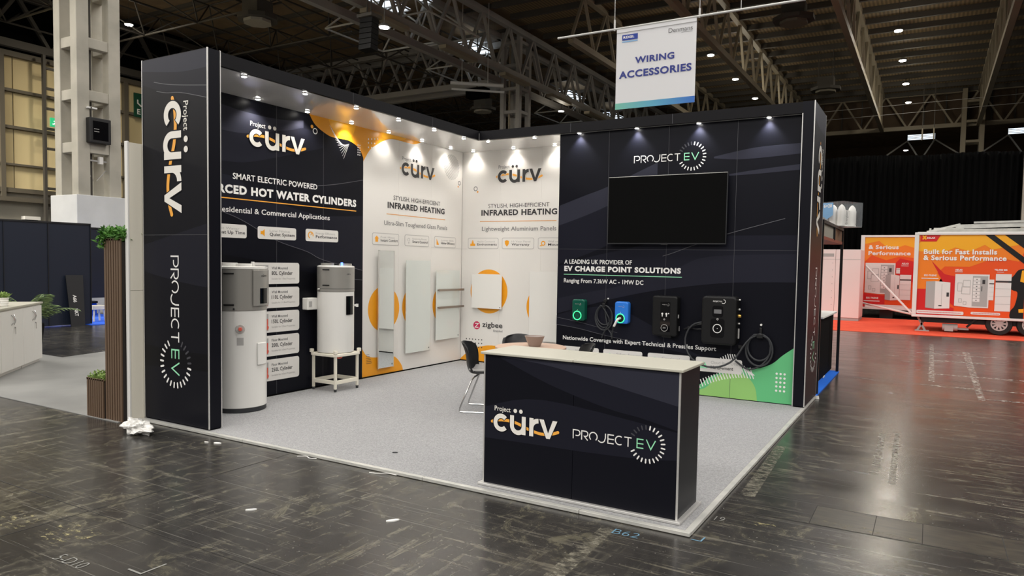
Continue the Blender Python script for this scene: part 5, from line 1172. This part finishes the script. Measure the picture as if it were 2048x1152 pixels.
# angled white cabinets
Bc = Vector((-5.156, -3.756, 0)); Ac = Vector((-3.902, -4.854, 0)); dc = (Ac-Bc).normalized(); nc = Vector((dc.y, -dc.x, 0))
if nc.dot(CAM-Bc) < 0: nc = -nc
def obox(mb, o, d, n, a0, a1, b0, b1, z0, z1):
    """box in the frame o + a*d + b*n"""
    q = [o+d*a+n*b for a, b in ((a0, b0), (a1, b0), (a1, b1), (a0, b1))]
    if d.cross(n).z < 0: q.reverse()
    return mb.prism([(p.x, p.y, z0) for p in q], (0, 0, z1-z0))
tops = None
cut = [0.0, .36, .775, 1.19, 1.58]
for k, (a0, am, a1, lab) in enumerate(((0.0, .365, .775, 'white two door cabinet with a hanging key, nearer the palm'), (.78, 1.19, 1.60, 'white two door cabinet at the left edge of the picture, under the small pots'), (1.605, 2.0, 2.4, 'white cabinet cut off by the left edge of the picture'))):
    t = thing('storage_cabinet', lab, 'cabinet', Bc+dc*((a0+a1)/2))
    obox(MB(), Bc, dc, nc, a0, a1, -.42, -.02, .05, .885).build('carcass', 'white_matte', t)
    obox(MB(), Bc, dc, nc, a0+.01, a1-.01, -.41, -.035, 0, .05).build('plinth', 'white_matte', t)
    for (d0, d1, hs) in ((a0, am, 1), (am, a1, -1)):
        dr = obox(MB(), Bc, dc, nc, d0+.002, d1-.002, -.0195, 0, .055, .865).build('door', 'white_matte', t, bevel=.002)
        hx = d1-.05 if hs > 0 else d0+.05
        pts = [Bc+dc*(hx+hs*.028*sin(PI*u))+nc*(.028*sin(PI*u)+.001)+Vector((0, 0, .66+.14*u)) for u in [i/8 for i in range(9)]]
        MB().tube(pts, .006, 6).build('handle', 'chrome', dr, smooth=True)
    if k < 2:
        p = Bc+dc*(am-.06)+nc*.004
        MB().cyl(p+Vector((0, 0, .62)), p+nc*.01+Vector((0, 0, .62)), .010, n=10).bar(p+nc*.012+Vector((0, 0, .62)), p+nc*.012+Vector((0, 0, .53)), .012, .004).build('key', 'chrome', t)
wt = obox(MB(), Bc, dc, nc, -.015, 2.42, -.43, .015, .886, .912).build('worktop', 'counter_top', None, bevel=.003)
tag(wt, 'continuous pale worktop lying across the angled white cabinets', 'worktop')
pp = Bc+dc*1.06-nc*.16
po = thing('potted_succulent', 'small white ribbed pot with a green succulent on the angled worktop', 'plant', (pp.x, pp.y, .913))
MB().lathe([(.066, .913), (.074, .925), (.068, .94), (.077, .955), (.071, .97), (.079, .985), (.073, 1.0), (.08, 1.012), (.08, 1.03)], pp.x, pp.y, 24).build('pot', 'white_matte', po, smooth=True)
leaves('foliage', 'moss', po, 170, lambda R: ((pp.x+R.uniform(-.07, .07), pp.y+R.uniform(-.07, .07), 1.025+R.uniform(0, .05)), (R.uniform(-1, 1), R.uniform(-1, 1), R.uniform(.3, 1))), .05)
gp = Bc+dc*1.42-nc*.17
gl = thing('glass_terrarium', 'round glass bowl with green moss inside, at the left end of the worktop', 'terrarium', (gp.x, gp.y, .913))
M['clearglass'] = mat('clear_glass', (.9, .95, .93), .03, trans=.92)
MB().lathe([(.05, .9135), (.09, .94), (.105, .985), (.095, 1.03), (.07, 1.06), (.066, 1.06), (.09, 1.03), (.10, .985), (.086, .944), (.048, .9185)], gp.x, gp.y, 32).build('glass_bowl', 'clearglass', gl, smooth=True)
MB().lathe([(.03, .921), (.07, .942), (.08, .965), (.05, .985), (.01, .99)], gp.x, gp.y, 20).build('moss', 'moss', gl, smooth=True)
# palm behind the cabinets
pb = Vector((-6.62, -3.22, 0))
pa = thing('potted_palm', 'bushy green palm standing behind the white cabinets', 'plant', pb)
MB().lathe([(.13, 0), (.18, .42), (.17, .46)], pb.x, pb.y, 24).build('pot', 'black_soft', pa, smooth=True)
Rp = random.Random(5)
for k in range(17):
    az = 2*PI*k/17+Rp.uniform(-.2, .2); L = Rp.uniform(.5, .82); el = Rp.uniform(.65, 1.35)
    hd = Vector((cos(az), sin(az), 0)); mb = MB(); pts = []
    for i in range(13):
        u = i/12; pts.append(pb+Vector((0, 0, .46))+hd*(L*u*cos(el)*1.05)+Vector((0, 0, L*(u*sin(el)*1.25-.55*u*u))))
    mb.tube(pts, .006, 5)
    sd = hd.cross(Vector((0, 0, 1)))
    for i in range(3, 13):
        for s in (-1, 1):
            b = pts[i]; ln = .20*(1-.5*abs(i/12-.55)); tip = b+sd*s*ln+hd*ln*.55+Vector((0, 0, -.03)); wv = hd*.013
            mb.add([b-wv, b+wv, b*.45+tip*.55+wv*1.1+Vector((0, 0, .015)), tip, b*.45+tip*.55-wv*1.1+Vector((0, 0, .015))], [(0, 1, 2, 3, 4)])
    mb.build('frond', 'palm', pa)
# dark panelled booth
bo_ = thing('booth_wall', 'navy panelled back wall of the neighbouring booth at far left', 'booth wall', (-10.7, -1.5, 0))
for y0, y1 in ((-4.5, -3.7), (-3.695, -2.80), (-2.795, -1.90), (-1.895, -1.035), (-1.025, -.125)):
    MB().box(-10.75, y0, .02, -10.62, y1, 2.34).build('wall_panel', 'booth', bo_)
MB().box(-10.8, -4.5, 2.3405, -10.6, -.115, 2.375).box(-10.63, -1.035, .02, -10.60, -1.025, 2.34).box(-10.63, -1.90, .02, -10.60, -1.895, 2.34).box(-10.63, -.125, .02, -10.595, -.112, 2.375).build('frame_rail', 'booth2', bo_)
bw2 = thing('booth_wall', 'lower black booth panel set back beside the slatted planter', 'booth wall', (-11.5, .6, 0))
MB().box(-12.0, -.05, .55, -11.9, .48, 2.3).box(-12.0, .485, .55, -11.9, 1.9, 2.3).build('wall_panel', 'booth', bw2)
MB().box(-12.02, .478, 0, -11.88, .487, 2.3).box(-12.02, -.1, 2.3, -11.88, 1.9, 2.34).build('frame_rail', 'booth2', bw2)
ob = thing('leaning_board', 'loose black board with white writing leaning on the navy booth wall', 'board', (-10.4, -.5, 0))
dbp = [(-10.42, -.66, .0), (-10.40, -.37, .0), (-10.55, -.33, 1.17), (-10.56, -.70, 1.17)]
n_b = (Vector(dbp[1])-Vector(dbp[0])).cross(Vector(dbp[3])-Vector(dbp[0])).normalized()
MB().prism(dbp, -n_b*.02).build('board', 'booth2', ob)
fb = Face(Vector(dbp[0])+n_b*.001, (Vector(dbp[1])-Vector(dbp[0])).normalized(), (Vector(dbp[3])-Vector(dbp[0])).normalized(), ob, .001)
for s, z in (('A66', .72), ('NKT', .40)):
    f2 = Face(fb.P(.10, z, 0), -fb.v, fb.u, ob, .001); txt(f2, s, 0, .17, 0, .075, 'white', .02, 2)
tag(MB().box(-14.5, -.25, .001, -10.35, 1.6, .012).build('blue_floor_mat', 'blue_carpet2'), 'royal blue carpet seen beyond the slatted planter at left', 'carpet')
tr = thing('flight_case', 'low dark flight case lying on the royal blue carpet', 'case', (-13.6, 1.0, .012))
MB().box(-13.9, .4, .012, -13.0, 1.3, .34).build('case_body', 'blue_carpet2', tr, bevel=.01); MB().box(-13.92, .38, .341, -12.98, 1.32, .40).build('case_lid', 'booth2', tr, bevel=.01); MB().cyl((-13.3, .9, .40), (-13.3, .9, .46), .035, n=12).build('lid_knob', 'chrome', tr)
sl = thing('small_stool', 'small cream stool on the royal blue carpet behind the slatted planter', 'stool', (-11.2, .35, .012))
MB().box(-11.42, .18, .30, -11.1, .52, .40).build('seat', 'cream', sl, bevel=.01)
for dx, dy in ((-.13, -.14), (.13, -.14), (.13, .14), (-.13, .14)): MB().bar((-11.26+dx, .35+dy, .012), (-11.26+dx*.8, .35+dy*.8, .30), .03).build('leg', 'cream', sl)
# ================================================================== RIGHT: RACK, TABLE, BATTERY PACK, TRAILERS
tag(MB().box(3.6, .09, .001, 5.475, 2.66, .014).build('blue_carpet', 'blue_carpet'), 'bright blue carpet strip running back from the right end pillar', 'carpet')
rk = thing('display_rack', 'tall thin black display rack with brown boards behind the right end pillar', 'rack', (5.1, 1.5, .014))
for x, y in ((5.45, 2.60), (5.45, .30), (4.75, 2.60), (4.75, .30)): MB().box(x-.02, y-.02, .014, x+.02, y+.02, 2.27).build('post', 'black', rk)
MB().box(4.75, .30, 2.23, 5.47, .34, 2.27).box(4.75, 2.58, 2.23, 5.47, 2.62, 2.27).box(5.43, .34, 2.23, 5.47, 2.58, 2.27).build('top_frame', 'black', rk)
MB().box(5.432, 1.55, 2.065, 5.446, 2.575, 2.228).build('side_board', 'kraft', rk); MB().box(5.434, .35, 2.065, 5.444, 1.50, 2.228).build('dark_board', 'grey_wall', rk); MB().box(5.43, 1.50, 2.05, 5.47, 1.55, 2.229).build('divider', 'black', rk)
MB().box(4.77, .34, 2.02, 5.455, 2.58, 2.062).build('shelf', 'redwood', rk)
MB().box(4.77, .34, 2.245, 5.43, 2.58, 2.268).build('top_board', 'kraft', rk)
btp = thing('battery_display', 'oversized clear pack of white and blue cylinders lying on the display rack', 'display pack', (5.1, 2.2, 2.27))
th = rad(28); bd = Vector((-cos(th), sin(th), 0)); be = Vector((sin(th), cos(th), 0)); b0 = Vector((5.52, 1.88, 0))
obox(MB(), b0, bd, be, 0, .85, 0, .48, 2.272, 2.276).build('pack_base', 'white_matte', btp)
obox(MB(), b0, bd, be, .09, .84, .10, .47, 2.277, 2.52).build('pack_liner', 'white_matte', btp)
M['blister'] = mat('clear_blister', (.75, .80, .85), .08)
M['blister'].node_tree.nodes['Principled BSDF'].inputs['Alpha'].default_value = .10
obox(MB(), b0, bd, be, -.004, .854, -.004, .484, 2.277, 2.64).build('blister_cover', 'blister', btp)
def bfr(o, u): return Face(o, u, (0, 0, 1), btp, .002)
for i in range(6):
    for j in range(2):
        if j == 1 and i > 0: continue
        c = b0+bd*(.09+.135*i)+be*(.10+.26*j)
        MB().lathe([(.060, 2.285), (.060, 2.50), (.056, 2.515), (.045, 2.56), (.02, 2.59), (.008, 2.60)], c.x, c.y, 20).build('cylinder', 'white_gloss', btp, smooth=True)
for i in (0, 1):
    o_ = b0+be*(.07+.25*i)-bd*.007
    f = Face(o_, (0, 0, 1), -be, btp, .001); txt(f, 'Energizer', 2.30, 2.50, -.035, .05, 'greytext', .01, 1)
ff = Face(b0-be*.006, -bd, (0, 0, 1), btp, .001)
ff.polys('front_card', [rect(-.84, 2.40, -.36, 2.625)], 'white_matte', 1); ff.polys('front_card', [[(-.36, 2.625), (-.16, 2.625), (-.16, 2.44), (-.26, 2.38), (-.36, 2.44)]], 'card_blue', 1)
txt(ff, '16+20', -.34, -.18, 2.555, .05, 'white', .03, 2); txt(ff, 'x 3', -.56, -.38, 2.46, .10, 'char', .04, 2); txt(ff, 'ver', -.80, -.60, 2.50, .09, 'char', .02, 2)
ff.polys('front_card', [[(-.84, 2.30), (-.5, 2.30), (-.55, 2.38), (-.70, 2.41), (-.84, 2.36)]], 'card_blue', 2)
tb2 = thing('draped_counter', 'small counter with black sides and white top on the bright blue carpet', 'counter', (5.05, 2.3, .014))
MB().box(4.7, 1.20, .014, 5.345, 2.80, .93).build('counter_body', 'black_matte', tb2, bevel=.02); MB().box(4.66, 1.16, .9305, 5.395, 2.84, .955).build('counter_top', 'white_matte', tb2, bevel=.004)
fc = thing('cable_clip', 'small white clip at the foot of the black sided counter', 'clip', (5.36, 1.75, .014)); MB().tube([(5.355, 1.70, .02), (5.37, 1.74, .05), (5.36, 1.80, .02)], .008, 6).build('clip_body', 'white_matte', fc)
tag(MB().box(3.2, 10.75, .001, 14, 16.6, .012).build('red_carpet', 'red_carpet'), 'long orange red carpet under the promotional trailers at right', 'carpet')
wb = thing('steel_cabinet', 'large plain white steel cabinet standing on the red carpet left of the trailers', 'cabinet', (4.2, 15.3, .012))
MB().box(3.0, 14.6, .10, 4.03, 16.0, 2.25).box(4.036, 14.6, .10, 4.755, 16.0, 2.25).build('cabinet_body', 'white_pink_bounce', wb, bevel=.01)
MB().box(3.0, 14.62, .012, 4.75, 15.98, .10).build('plinth', 'tr_grey', wb)
FWb = Face((0, 14.6, 0), (1, 0, 0), (0, 0, 1), wb, .003)
FWb.polys('door_line', [rect(3.0, 1.93, 4.755, 1.94)], 'tr_grey', 1); FWb.polys('vent', [rect(3.55, 2.02, 3.98, 2.12)], 'tr_grey', 1)
FWb.polys('rivet', [disc(3.95, .5+.22*i, .012, 8) for i in range(7)], 'tr_grey', 1)
# ---- trailers with printed sides
def printed_unit(F, box, kind):
    x0, z0, x1, z1 = box; w_ = x1-x0; h = z1-z0
    P = lambda a, b: (x0+w_*a, z0+h*b)
    R4 = lambda a0, b0, a1, b1: [P(a0, b0), P(a1, b0), P(a1, b1), P(a0, b1)]
    if kind == 'cube':
        F.polys('printed_cabinet', [[P(0, .03), P(.38, 0), P(.38, 1), P(0, .98)]], 'tr_grey', 4); F.polys('printed_cabinet', [[P(.38, 0), P(1, .03), P(1, .96), P(.38, 1)]], 'tr_white', 4)
        F.polys('printed_detail', [R4(.86, .45, .96, .60), R4(.66, .1, .665, .9), R4(.55, .10, .68, .14)], 'char', 5)
    elif kind == 'open':
        F.polys('printed_cabinet', [[P(0, .04), P(.47, 0), P(.47, 1), P(0, 1)]], 'tr_white', 4); F.polys('printed_cabinet', [R4(.47, 0, 1, 1)], 'tr_white', 4)
        F.polys('printed_detail', [R4(.52, .04, .96, .95)], 'tr_grey', 5); F.polys('printed_detail', [R4(.54, .18+.105*i, .74, .27+.105*i) for i in range(7)], 'tr_white', 6)
        F.polys('printed_detail', [R4(.80, .72, .88, .84), R4(.78, .5, .80, .65)]+[R4(.62, .215+.105*i, .66, .235+.105*i) for i in range(7)], 'char', 7)
        q = []
        for (a, b, c, d) in ((.08, .48, .22, .74), (.24, .62, .46, .82), (.12, .14, .22, .26), (.26, .08, .36, .18), (.2, .4, .46, .62)):
            q += [R4(a, b, c, b+.012), R4(a, d-.012, c, d), R4(a, b, a+.012, d), R4(c-.012, b, c, d)]
        F.polys('printed_detail', q, 'tr_grey', 5)
    else:
        F.polys('printed_cabinet', [R4(0, .04, 1, .78), R4(0, .83, 1, 1)], 'tr_white', 4); F.polys('printed_detail', [R4(0, .785, 1, .825)], 'char', 4)
        F.polys('printed_detail', [R4(0, .22, 1, .226), R4(0, .42, 1, .426), R4(0, .62, 1, .626)], 'tr_grey', 5)
def wheel(x, y, z, r, parent):
    MB().lathe([(r*.62, -.10), (r*.94, -.10), (r, -.06), (r, .06), (r*.94, .10), (r*.62, .10)], 0, 0, 36)
    mb = MB(); n = 36; prof = [(r*.62, -.10), (r*.94, -.10), (r, -.06), (r, .06), (r*.94, .10), (r*.62, .10)]
    v = []; f = []
    for (q, o) in prof:
        for j in range(n): v.append((x+q*cos(2*PI*j/n), y+.10+o, z+q*sin(2*PI*j/n)))
    k = len(prof)
    for i in range(k):
        for j in range(n): f.append((i*n+j, i*n+(j+1) % n, ((i+1) % k)*n+(j+1) % n, ((i+1) % k)*n+j))
    ty_ = mb.add(v, f).build('tyre', 'rubber', parent, smooth=True)
    mb = MB(); mb.cyl((x, y+.06, z), (x, y+.14, z), r*.61, n=30).build('rim_dish', 'tr_blk', ty_)
    mb = MB()
    for i in range(10):
        a = 2*PI*i/10; mb.bar((x+.05*cos(a), y+.035, z+.05*sin(a)), (x+r*.58*cos(a), y+.035, z+r*.58*sin(a)), .045, .04, up=(0, 1, 0))
    mb.cyl((x, y+.01, z), (x, y+.05, z), .07, n=16)
    for i in range(30):
        a, b = 2*PI*i/30, 2*PI*(i+1)/30; mb.bar((x+r*.585*cos(a), y+.03, z+r*.585*sin(a)), (x+r*.585*cos(b), y+.03, z+r*.585*sin(b)), .04, .05, up=(0, 1, 0))
    mb.build('alloy_spokes', 'wheel', ty_)
TYF = 11.9
t2 = thing('exhibition_trailer', 'nearer promotional trailer in orange and red print with two wheels', 'trailer', (9, 13, .012))
X = lambda c: 6.29+(c-37)*.0024
Z = lambda c: 2.645-(c-161)*.0029
TX1 = 12.6
MB().box(6.32, TYF+.01, .47, TX1, 14.0, 2.60).build('trailer_body', 'tr_ro', t2)
MB().box(6.27, TYF-.03, 2.575, TX1, TYF+.05, 2.645).box(6.27, TYF-.03, .40, TX1, TYF+.05, .465).box(6.27, TYF-.03, .465, 6.375, TYF+.05, 2.575).box(6.27, TYF+.05, .40, 6.33, 14.0, .465).box(6.27, TYF+.05, 2.60, 6.33, 14.0, 2.645).build('frame_trim', 'tr_white', t2, bevel=.01)
MB().box(6.33, TYF+.05, 2.601, TX1, 14.0, 2.66).build('roof', 'tr_white', t2)
F2 = Face((0, TYF+.01, 0), (1, 0, 0), (0, 0, 1), t2, .003)
lx, rx, bz_, tz_ = 6.376, TX1-.02, .466, 2.574
F2.polys('printed_shape', [[(lx, 1.15), (X(250), 1.15), (X(250), 1.55), (X(330), 1.75), (X(560), 1.75), (X(800), 2.0), (X(1000), 1.9), (X(1051), 2.2), (X(1051), tz_), (lx, tz_)]], 'tr_or', 1)
F2.polys('printed_shape', [[(X(150), 2.0), (X(240), 1.66), (X(330), 1.30), (X(180), 1.15), (lx, 1.15), (lx, 2.0)]], 'tr_or', 2)
F2.polys('printed_shape', [[(X(150), tz_), (lx, 2.35), (lx, 2.15), (X(300), 2.1), (X(420), 2.25), (X(560), 2.15), (X(690), 2.32), (X(760), 2.2), (X(1051), 2.35), (X(1051), tz_)]], 'tr_yel', 2)
F2.polys('printed_shape', [[(lx, bz_), (X(430), bz_), (X(430), .66), (X(330), .76), (X(250), 1.15), (lx, 1.15)]], 'tr_red', 2)
F2.polys('printed_shape', [[(X(200), 1.9), (X(330), 1.55), (X(430), 1.5), (X(440), .7), (X(240), 1.15), (X(300), 1.45)]], 'tr_red', 2)
F2.polys('printed_shape', [[(X(760), .7), (X(820), 1.6), (X(980), 1.75), (X(1051), 1.6), (X(1051), bz_), (X(760), bz_)]], 'tr_ro', 2)
F2.polys('printed_shape', [[(X(690), tz_), (X(770), tz_), (X(1051), Z(385)), (X(1051), Z(440))]], 'tr_blk', 3)
F2.polys('printed_shape', [[(X(865), tz_), (rx, tz_), (rx, Z(900)), (X(1051), Z(312))]], 'tr_blk', 3)
F2.polys('printed_shape', [smoothline([(X(1060), Z(480)), (X(1000), Z(490)), (X(960), Z(540)), (X(918), Z(585)), (X(918), Z(640)), (X(960), Z(668)), (X(1000), Z(690)), (X(980), Z(800)), (X(945), Z(850)), (X(950), Z(915)), (X(1060), Z(925))], 4)], 'tr_blk', 3)
F2.polys('printed_shape', [[(X(1030), Z(495)), (X(1060), Z(490)), (X(1060), Z(600)), (X(1018), Z(590))], [(X(1015), Z(830)), (X(1060), Z(825)), (X(1060), Z(858)), (X(1018), Z(860))]], 'tr_yel', 4)
F2.polys('logo_flag', [[(X(85), tz_), (X(85), Z(243)), (X(240), Z(243)), (X(278), tz_)]], 'tr_red', 4)
F2.polys('logo_mark', stroke([(X(106), Z(225)), (X(140), Z(190))], .035)+stroke([(X(106), Z(190)), (X(140), Z(225))], .035), 'tr_yel', 5); txt(F2, 'SOLAX', X(147), X(226), Z(220), .05, 'white', .03, 5, space=1.08)
txt(F2, 'Built for Fast Installs', X(122), X(803), Z(358), .128, 'white', .034, 5, space=1.08)
txt(F2, '& Serious Performance', X(120), X(890), Z(413), .128, 'white', .034, 5, space=1.08)
for s, a, b, z in (('ESS-TRENE', 135, 255, 560), ('AELIO', 428, 497, 506), ('TSL/SSB BES', 788, 902, 500)): txt(F2, s, X(a), X(b), Z(z), .045, 'white', .03, 5, space=1.06)
F2.polys('caption_bar', [rect(X(110), Z(583), X(275), Z(577)), rect(X(428), Z(518), X(500), Z(512)), rect(X(812), Z(513), X(872), Z(509))], 'white', 5)
printed_unit(F2, (X(158), Z(855), X(390), Z(603)), 'cube'); printed_unit(F2, (X(433), Z(832), X(747), Z(535)), 'open'); printed_unit(F2, (X(747), Z(768), X(790), Z(578)), 'stack'); printed_unit(F2, (X(803), Z(868), X(942), Z(528)), 'stack')
F2.polys('caption_bar', [rrect(X(75), Z(902), X(525), Z(872), .03), rrect(X(590), Z(892), X(858), Z(870), .03)], 'tr_white', 4)
F2.polys('caption_text', [rect(X(95+14*i), Z(889), X(105+14*i), Z(884)) for i in range(29)]+[rect(X(610+14*i), Z(883), X(620+14*i), Z(878)) for i in range(17)], 'tr_red', 5)
for x in (8.25, 8.92): wheel(x, TYF+.03, .313, .30, t2)
MB().box(6.5, TYF+.12, .26, TX1, 13.8, .40).bar((7.55, TYF+.1, .18), (7.75, TYF+.05, .40), .05).build('chassis', 'tr_blk', t2)
MB().bar((6.42, TYF+.25, .38), (6.60, TYF+.25, .03), .05).bar((6.42, TYF+.25, .03), (6.62, TYF+.25, .38), .05).box(6.36, TYF+.15, .012, 6.70, TYF+.35, .035).build('stabiliser_leg', 'tr_grey', t2)
MB().cyl((7.0, TYF+.2, .15), (7.35, TYF+.2, .15), .09, n=14).box(7.05, TYF+.1, .05, 7.25, TYF+.32, .2).bar((7.3, TYF+.2, .12), (7.6, TYF+.2, .12), .05).build('motor_mover', 'tr_grey', t2)
MB().bar((6.55, 12.5, 2.68), (7.3, 12.2, 2.86), .06).bar((7.2, 12.1, 2.80), (9.6, 12.1, 2.86), .10).bar((7.0, 12.6, 2.72), (9.6, 12.5, 2.74), .08).bar((7.6, 12.05, 2.90), (9.6, 12.05, 2.94), .05).bar((6.6, 13.2, 2.67), (6.62, 13.2, 2.82), .05).box(6.7, 12.6, 2.661, 7.4, 13.4, 2.80).build('roof_frame', 'alu_dull', t2)
t1 = thing('exhibition_trailer', 'farther promotional trailer in orange and red print left of the nearer one', 'trailer', (6, 18, 0))
X1 = lambda c: 4.552+(1700+c/5.01-1723)*.01503
Z1 = lambda c: 2.809-(450+c/5.01-470)*.01712
MB().box(4.60, 17.01, .36, 8.6, 19.0, 2.74).build('trailer_body', 'tr_ro', t1)
MB().box(4.55, 16.97, 2.735, 8.6, 17.05, 2.80).box(4.55, 16.97, .29, 8.6, 17.05, .355).box(4.55, 16.97, .355, X1(155), 17.05, 2.735).build('frame_trim', 'tr_white', t1)
MB().box(5.2, 17.2, 0, 5.6, 18.8, .29).box(7.2, 17.2, 0, 7.6, 18.8, .29).build('chassis', 'tr_blk', t1)
F1 = Face((0, 17.01, 0), (1, 0, 0), (0, 0, 1), t1, .003)
l1, r1, b1, tp1 = X1(157), 8.5, .36, 2.73
F1.polys('printed_shape', [[(l1, Z1(370)), (X1(230), Z1(300)), (X1(380), Z1(350)), (X1(520), Z1(310)), (X1(700), Z1(330)), (X1(700), tp1), (l1, tp1)]], 'tr_or', 1)
F1.polys('printed_shape', [[(l1, Z1(190)), (X1(300), Z1(160)), (X1(420), Z1(250)), (X1(560), Z1(200)), (X1(700), Z1(240)), (X1(700), tp1), (l1, tp1)]], 'tr_yel', 2)
F1.polys('printed_shape', [[(l1, b1), (X1(380), b1), (X1(380), Z1(700)), (l1, Z1(680))], [(X1(450), Z1(400)), (X1(520), Z1(330)), (X1(700), Z1(370)), (X1(700), Z1(560)), (X1(520), Z1(560))]], 'tr_red', 2)
txt(F1, '& Serious', X1(195), X1(500), Z1(240), .135, 'white', .034, 5, space=1.08); txt(F1, 'Performance', X1(195), X1(620), Z1(300), .135, 'white', .034, 5, space=1.08)
printed_unit(F1, (X1(170), Z1(685), X1(475), Z1(378)), 'open'); F1.step = .0045
printed_unit(F1, (X1(485), Z1(480), X1(522), Z1(425)), 'stack'); printed_unit(F1, (X1(525), Z1(745), X1(635), Z1(490)), 'stack'); F1.step = .006; printed_unit(F1, (X1(380), Z1(745), X1(522), Z1(488)), 'cube')
for s, a, b, z in (('AELIO', 535, 605, 390), ('ESS-TRENE', 190, 315, 735)): txt(F1, s, X1(a), X1(b), Z1(z), .06, 'white', .03, 5, space=1.06)
F1.polys('caption_bar', [rrect(X1(180), Z1(822), X1(600), Z1(790), .03), rect(X1(165), Z1(760), X1(330), Z1(752)), rect(X1(533), Z1(405), X1(605), Z1(400))], 'tr_white', 4)
db = thing('drawbar', 'thin white tow bar braces slanting down between the two trailers', 'tow bar', (5.4, 14.5, .3))
MB().cyl((4.75, 16.9, 1.75), (6.25, 13.0, .42), .03, n=8).cyl((4.62, 16.9, .50), (6.25, 13.0, .40), .03, n=8).build('brace_bar', 'white_pink_bounce', db)
# black drape closing the right of the hall
dr = MB(); v = []; f = []; nd = 240
for i in range(nd+1):
    x = -1+17.0*i/nd; y = 24+.12*sin(i*1.9)+.05*sin(i*.77)
    zt = 6.45+.03*sin(i*.11)+.05*sin(i*.031)
    v += [(x, y, .02), (x, y, zt)]
for i in range(nd): f.append((2*i, 2*i+2, 2*i+3, 2*i+1))
do = dr.add(v, f).build('drape_curtain', 'black_matte', smooth=True)
so = do.modifiers.new('solid', 'SOLIDIFY'); so.thickness = .02
tag(do, 'huge black drape closing off the hall behind the trailers', 'curtain')
dp = thing('drape_post', 'pale post at the far right edge in front of the black drape', 'post', (9.86, 23.6, 0)); MB().box(9.63, 23.4, 0, 9.95, 23.6, 7.0).build('post_body', 'concrete', dp)
# ================================================================== LITTER AND CHALK MARKS
bg_ = thing('plastic_bag', 'crumpled white plastic wrap on the hall floor by the left pillar', 'plastic wrap', (.36, -5.57, 0))
mb = MB(); Rb = random.Random(11); n1, n2 = 34, 18; v = []; f = []
for j in range(n2+1):
    for i in range(n1):
        ph = PI*j/n2; az = 2*PI*i/n1
        r = 1+.22*sin(3*az+5*ph)+.15*sin(7*az-3*ph)+Rb.uniform(-.13, .13)
        tail = 1+.55*max(0, cos(az-.55))**4
        x = .15*r*tail*sin(ph)*cos(az); y = .095*r*sin(ph)*sin(az); z = .055+.052*r*cos(ph)+.035*max(0, cos(az-3.4))*sin(ph)
        v.append((.34+x*cos(-.2)-y*sin(-.2), -5.57+x*sin(-.2)+y*cos(-.2), max(.002, z)))
for j in range(n2):
    for i in range(n1): f.append((j*n1+i, j*n1+(i+1) % n1, (j+1)*n1+(i+1) % n1, (j+1)*n1+i))
mb.add(v, f).build('wrap', 'bag', bg_)
for k, (x, y, a, L, wd, l) in enumerate(((1.27, -5.41, .3, .075, .03, 'small white paper scrap by the platform edge near the left pillar'), (1.16, -5.44, .2, .045, .012, 'thin white sliver beside the paper scrap near the left pillar'), (3.80, -6.01, .9, .085, .028, 'white oval scrap on the floor in front of the counter'), (2.90, -6.35, .8, .07, .018, 'small white scrap far left of the counter on the bare floor'), (2.83, -4.87, .5, .045, .016, 'tiny dark fleck on the grey carpet left of the counter'))):
    pts = [(x+L/2*cos(t)*cos(a)-wd/2*sin(t)*sin(a)*(1+.2*sin(3*t)), y+L/2*cos(t)*sin(a)+wd/2*sin(t)*cos(a), .001 if k < 4 else HP+.001) for t in [2*PI*i/12 for i in range(12)]]
    tag(MB().prism(pts, (0, 0, .008)).build('paper_scrap' if k < 4 else 'lint_fleck', 'scrap' if k < 4 else 'darkgrey'), l, 'litter')
for k, (pts, l) in enumerate((([(2.18, -5.33, .008), (2.25, -5.30, .012), (2.30, -5.31, .006), (2.36, -5.29, .006)], 'frayed white thread under the platform edge'), ([(2.98, -5.34, .006), (3.05, -5.33, .008), (3.12, -5.29, .010), (3.2, -5.28, .006)], 'loose white string by the platform edge left of the counter'))):
    tag(MB().tube(smoothline(pts, 5), .0035, 5).build('string', 'scrap'), l, 'litter')
kb = thing('rubber_foot', 'small white plug at the back right corner of the platform', 'plug', (5.50, -.03, 0)); MB().cyl((5.50, .0, .001), (5.50, .0, .035), .028, .022, 14).build('plug_body', 'scrap', kb)
# chalk and paint marks belong to the floor
ch = Face((0, 0, 0), (1, 0, 0), (0, 1, 0), fl, .0007)
def floor_text(s, x, y, ang, w_, h, m):
    f = ch.sub(x, y, ang); txt(f, s, 0, w_, 0, h, m, -.012, 3, name='chalk_lettering')
floor_text('B62', 5.05, -5.455, .0, .17, .075, 'chalk_b')
ch.polys('chalk_mark', stroke([(5.50, -5.292), (5.56, -5.292), (5.565, -5.22)], .010), 'chalk_b', 3)
floor_text('19', 5.53, -4.90, .0, .06, .08, 'chalk_w')
floor_text('5-D10', 2.62, -7.40, .02, .25, .07, 'chalk_w')
ch.polys('chalk_mark', stroke([(3.09, -7.26), (3.2, -7.26), (3.2, -7.12)], .012), 'chalk_w', 3)
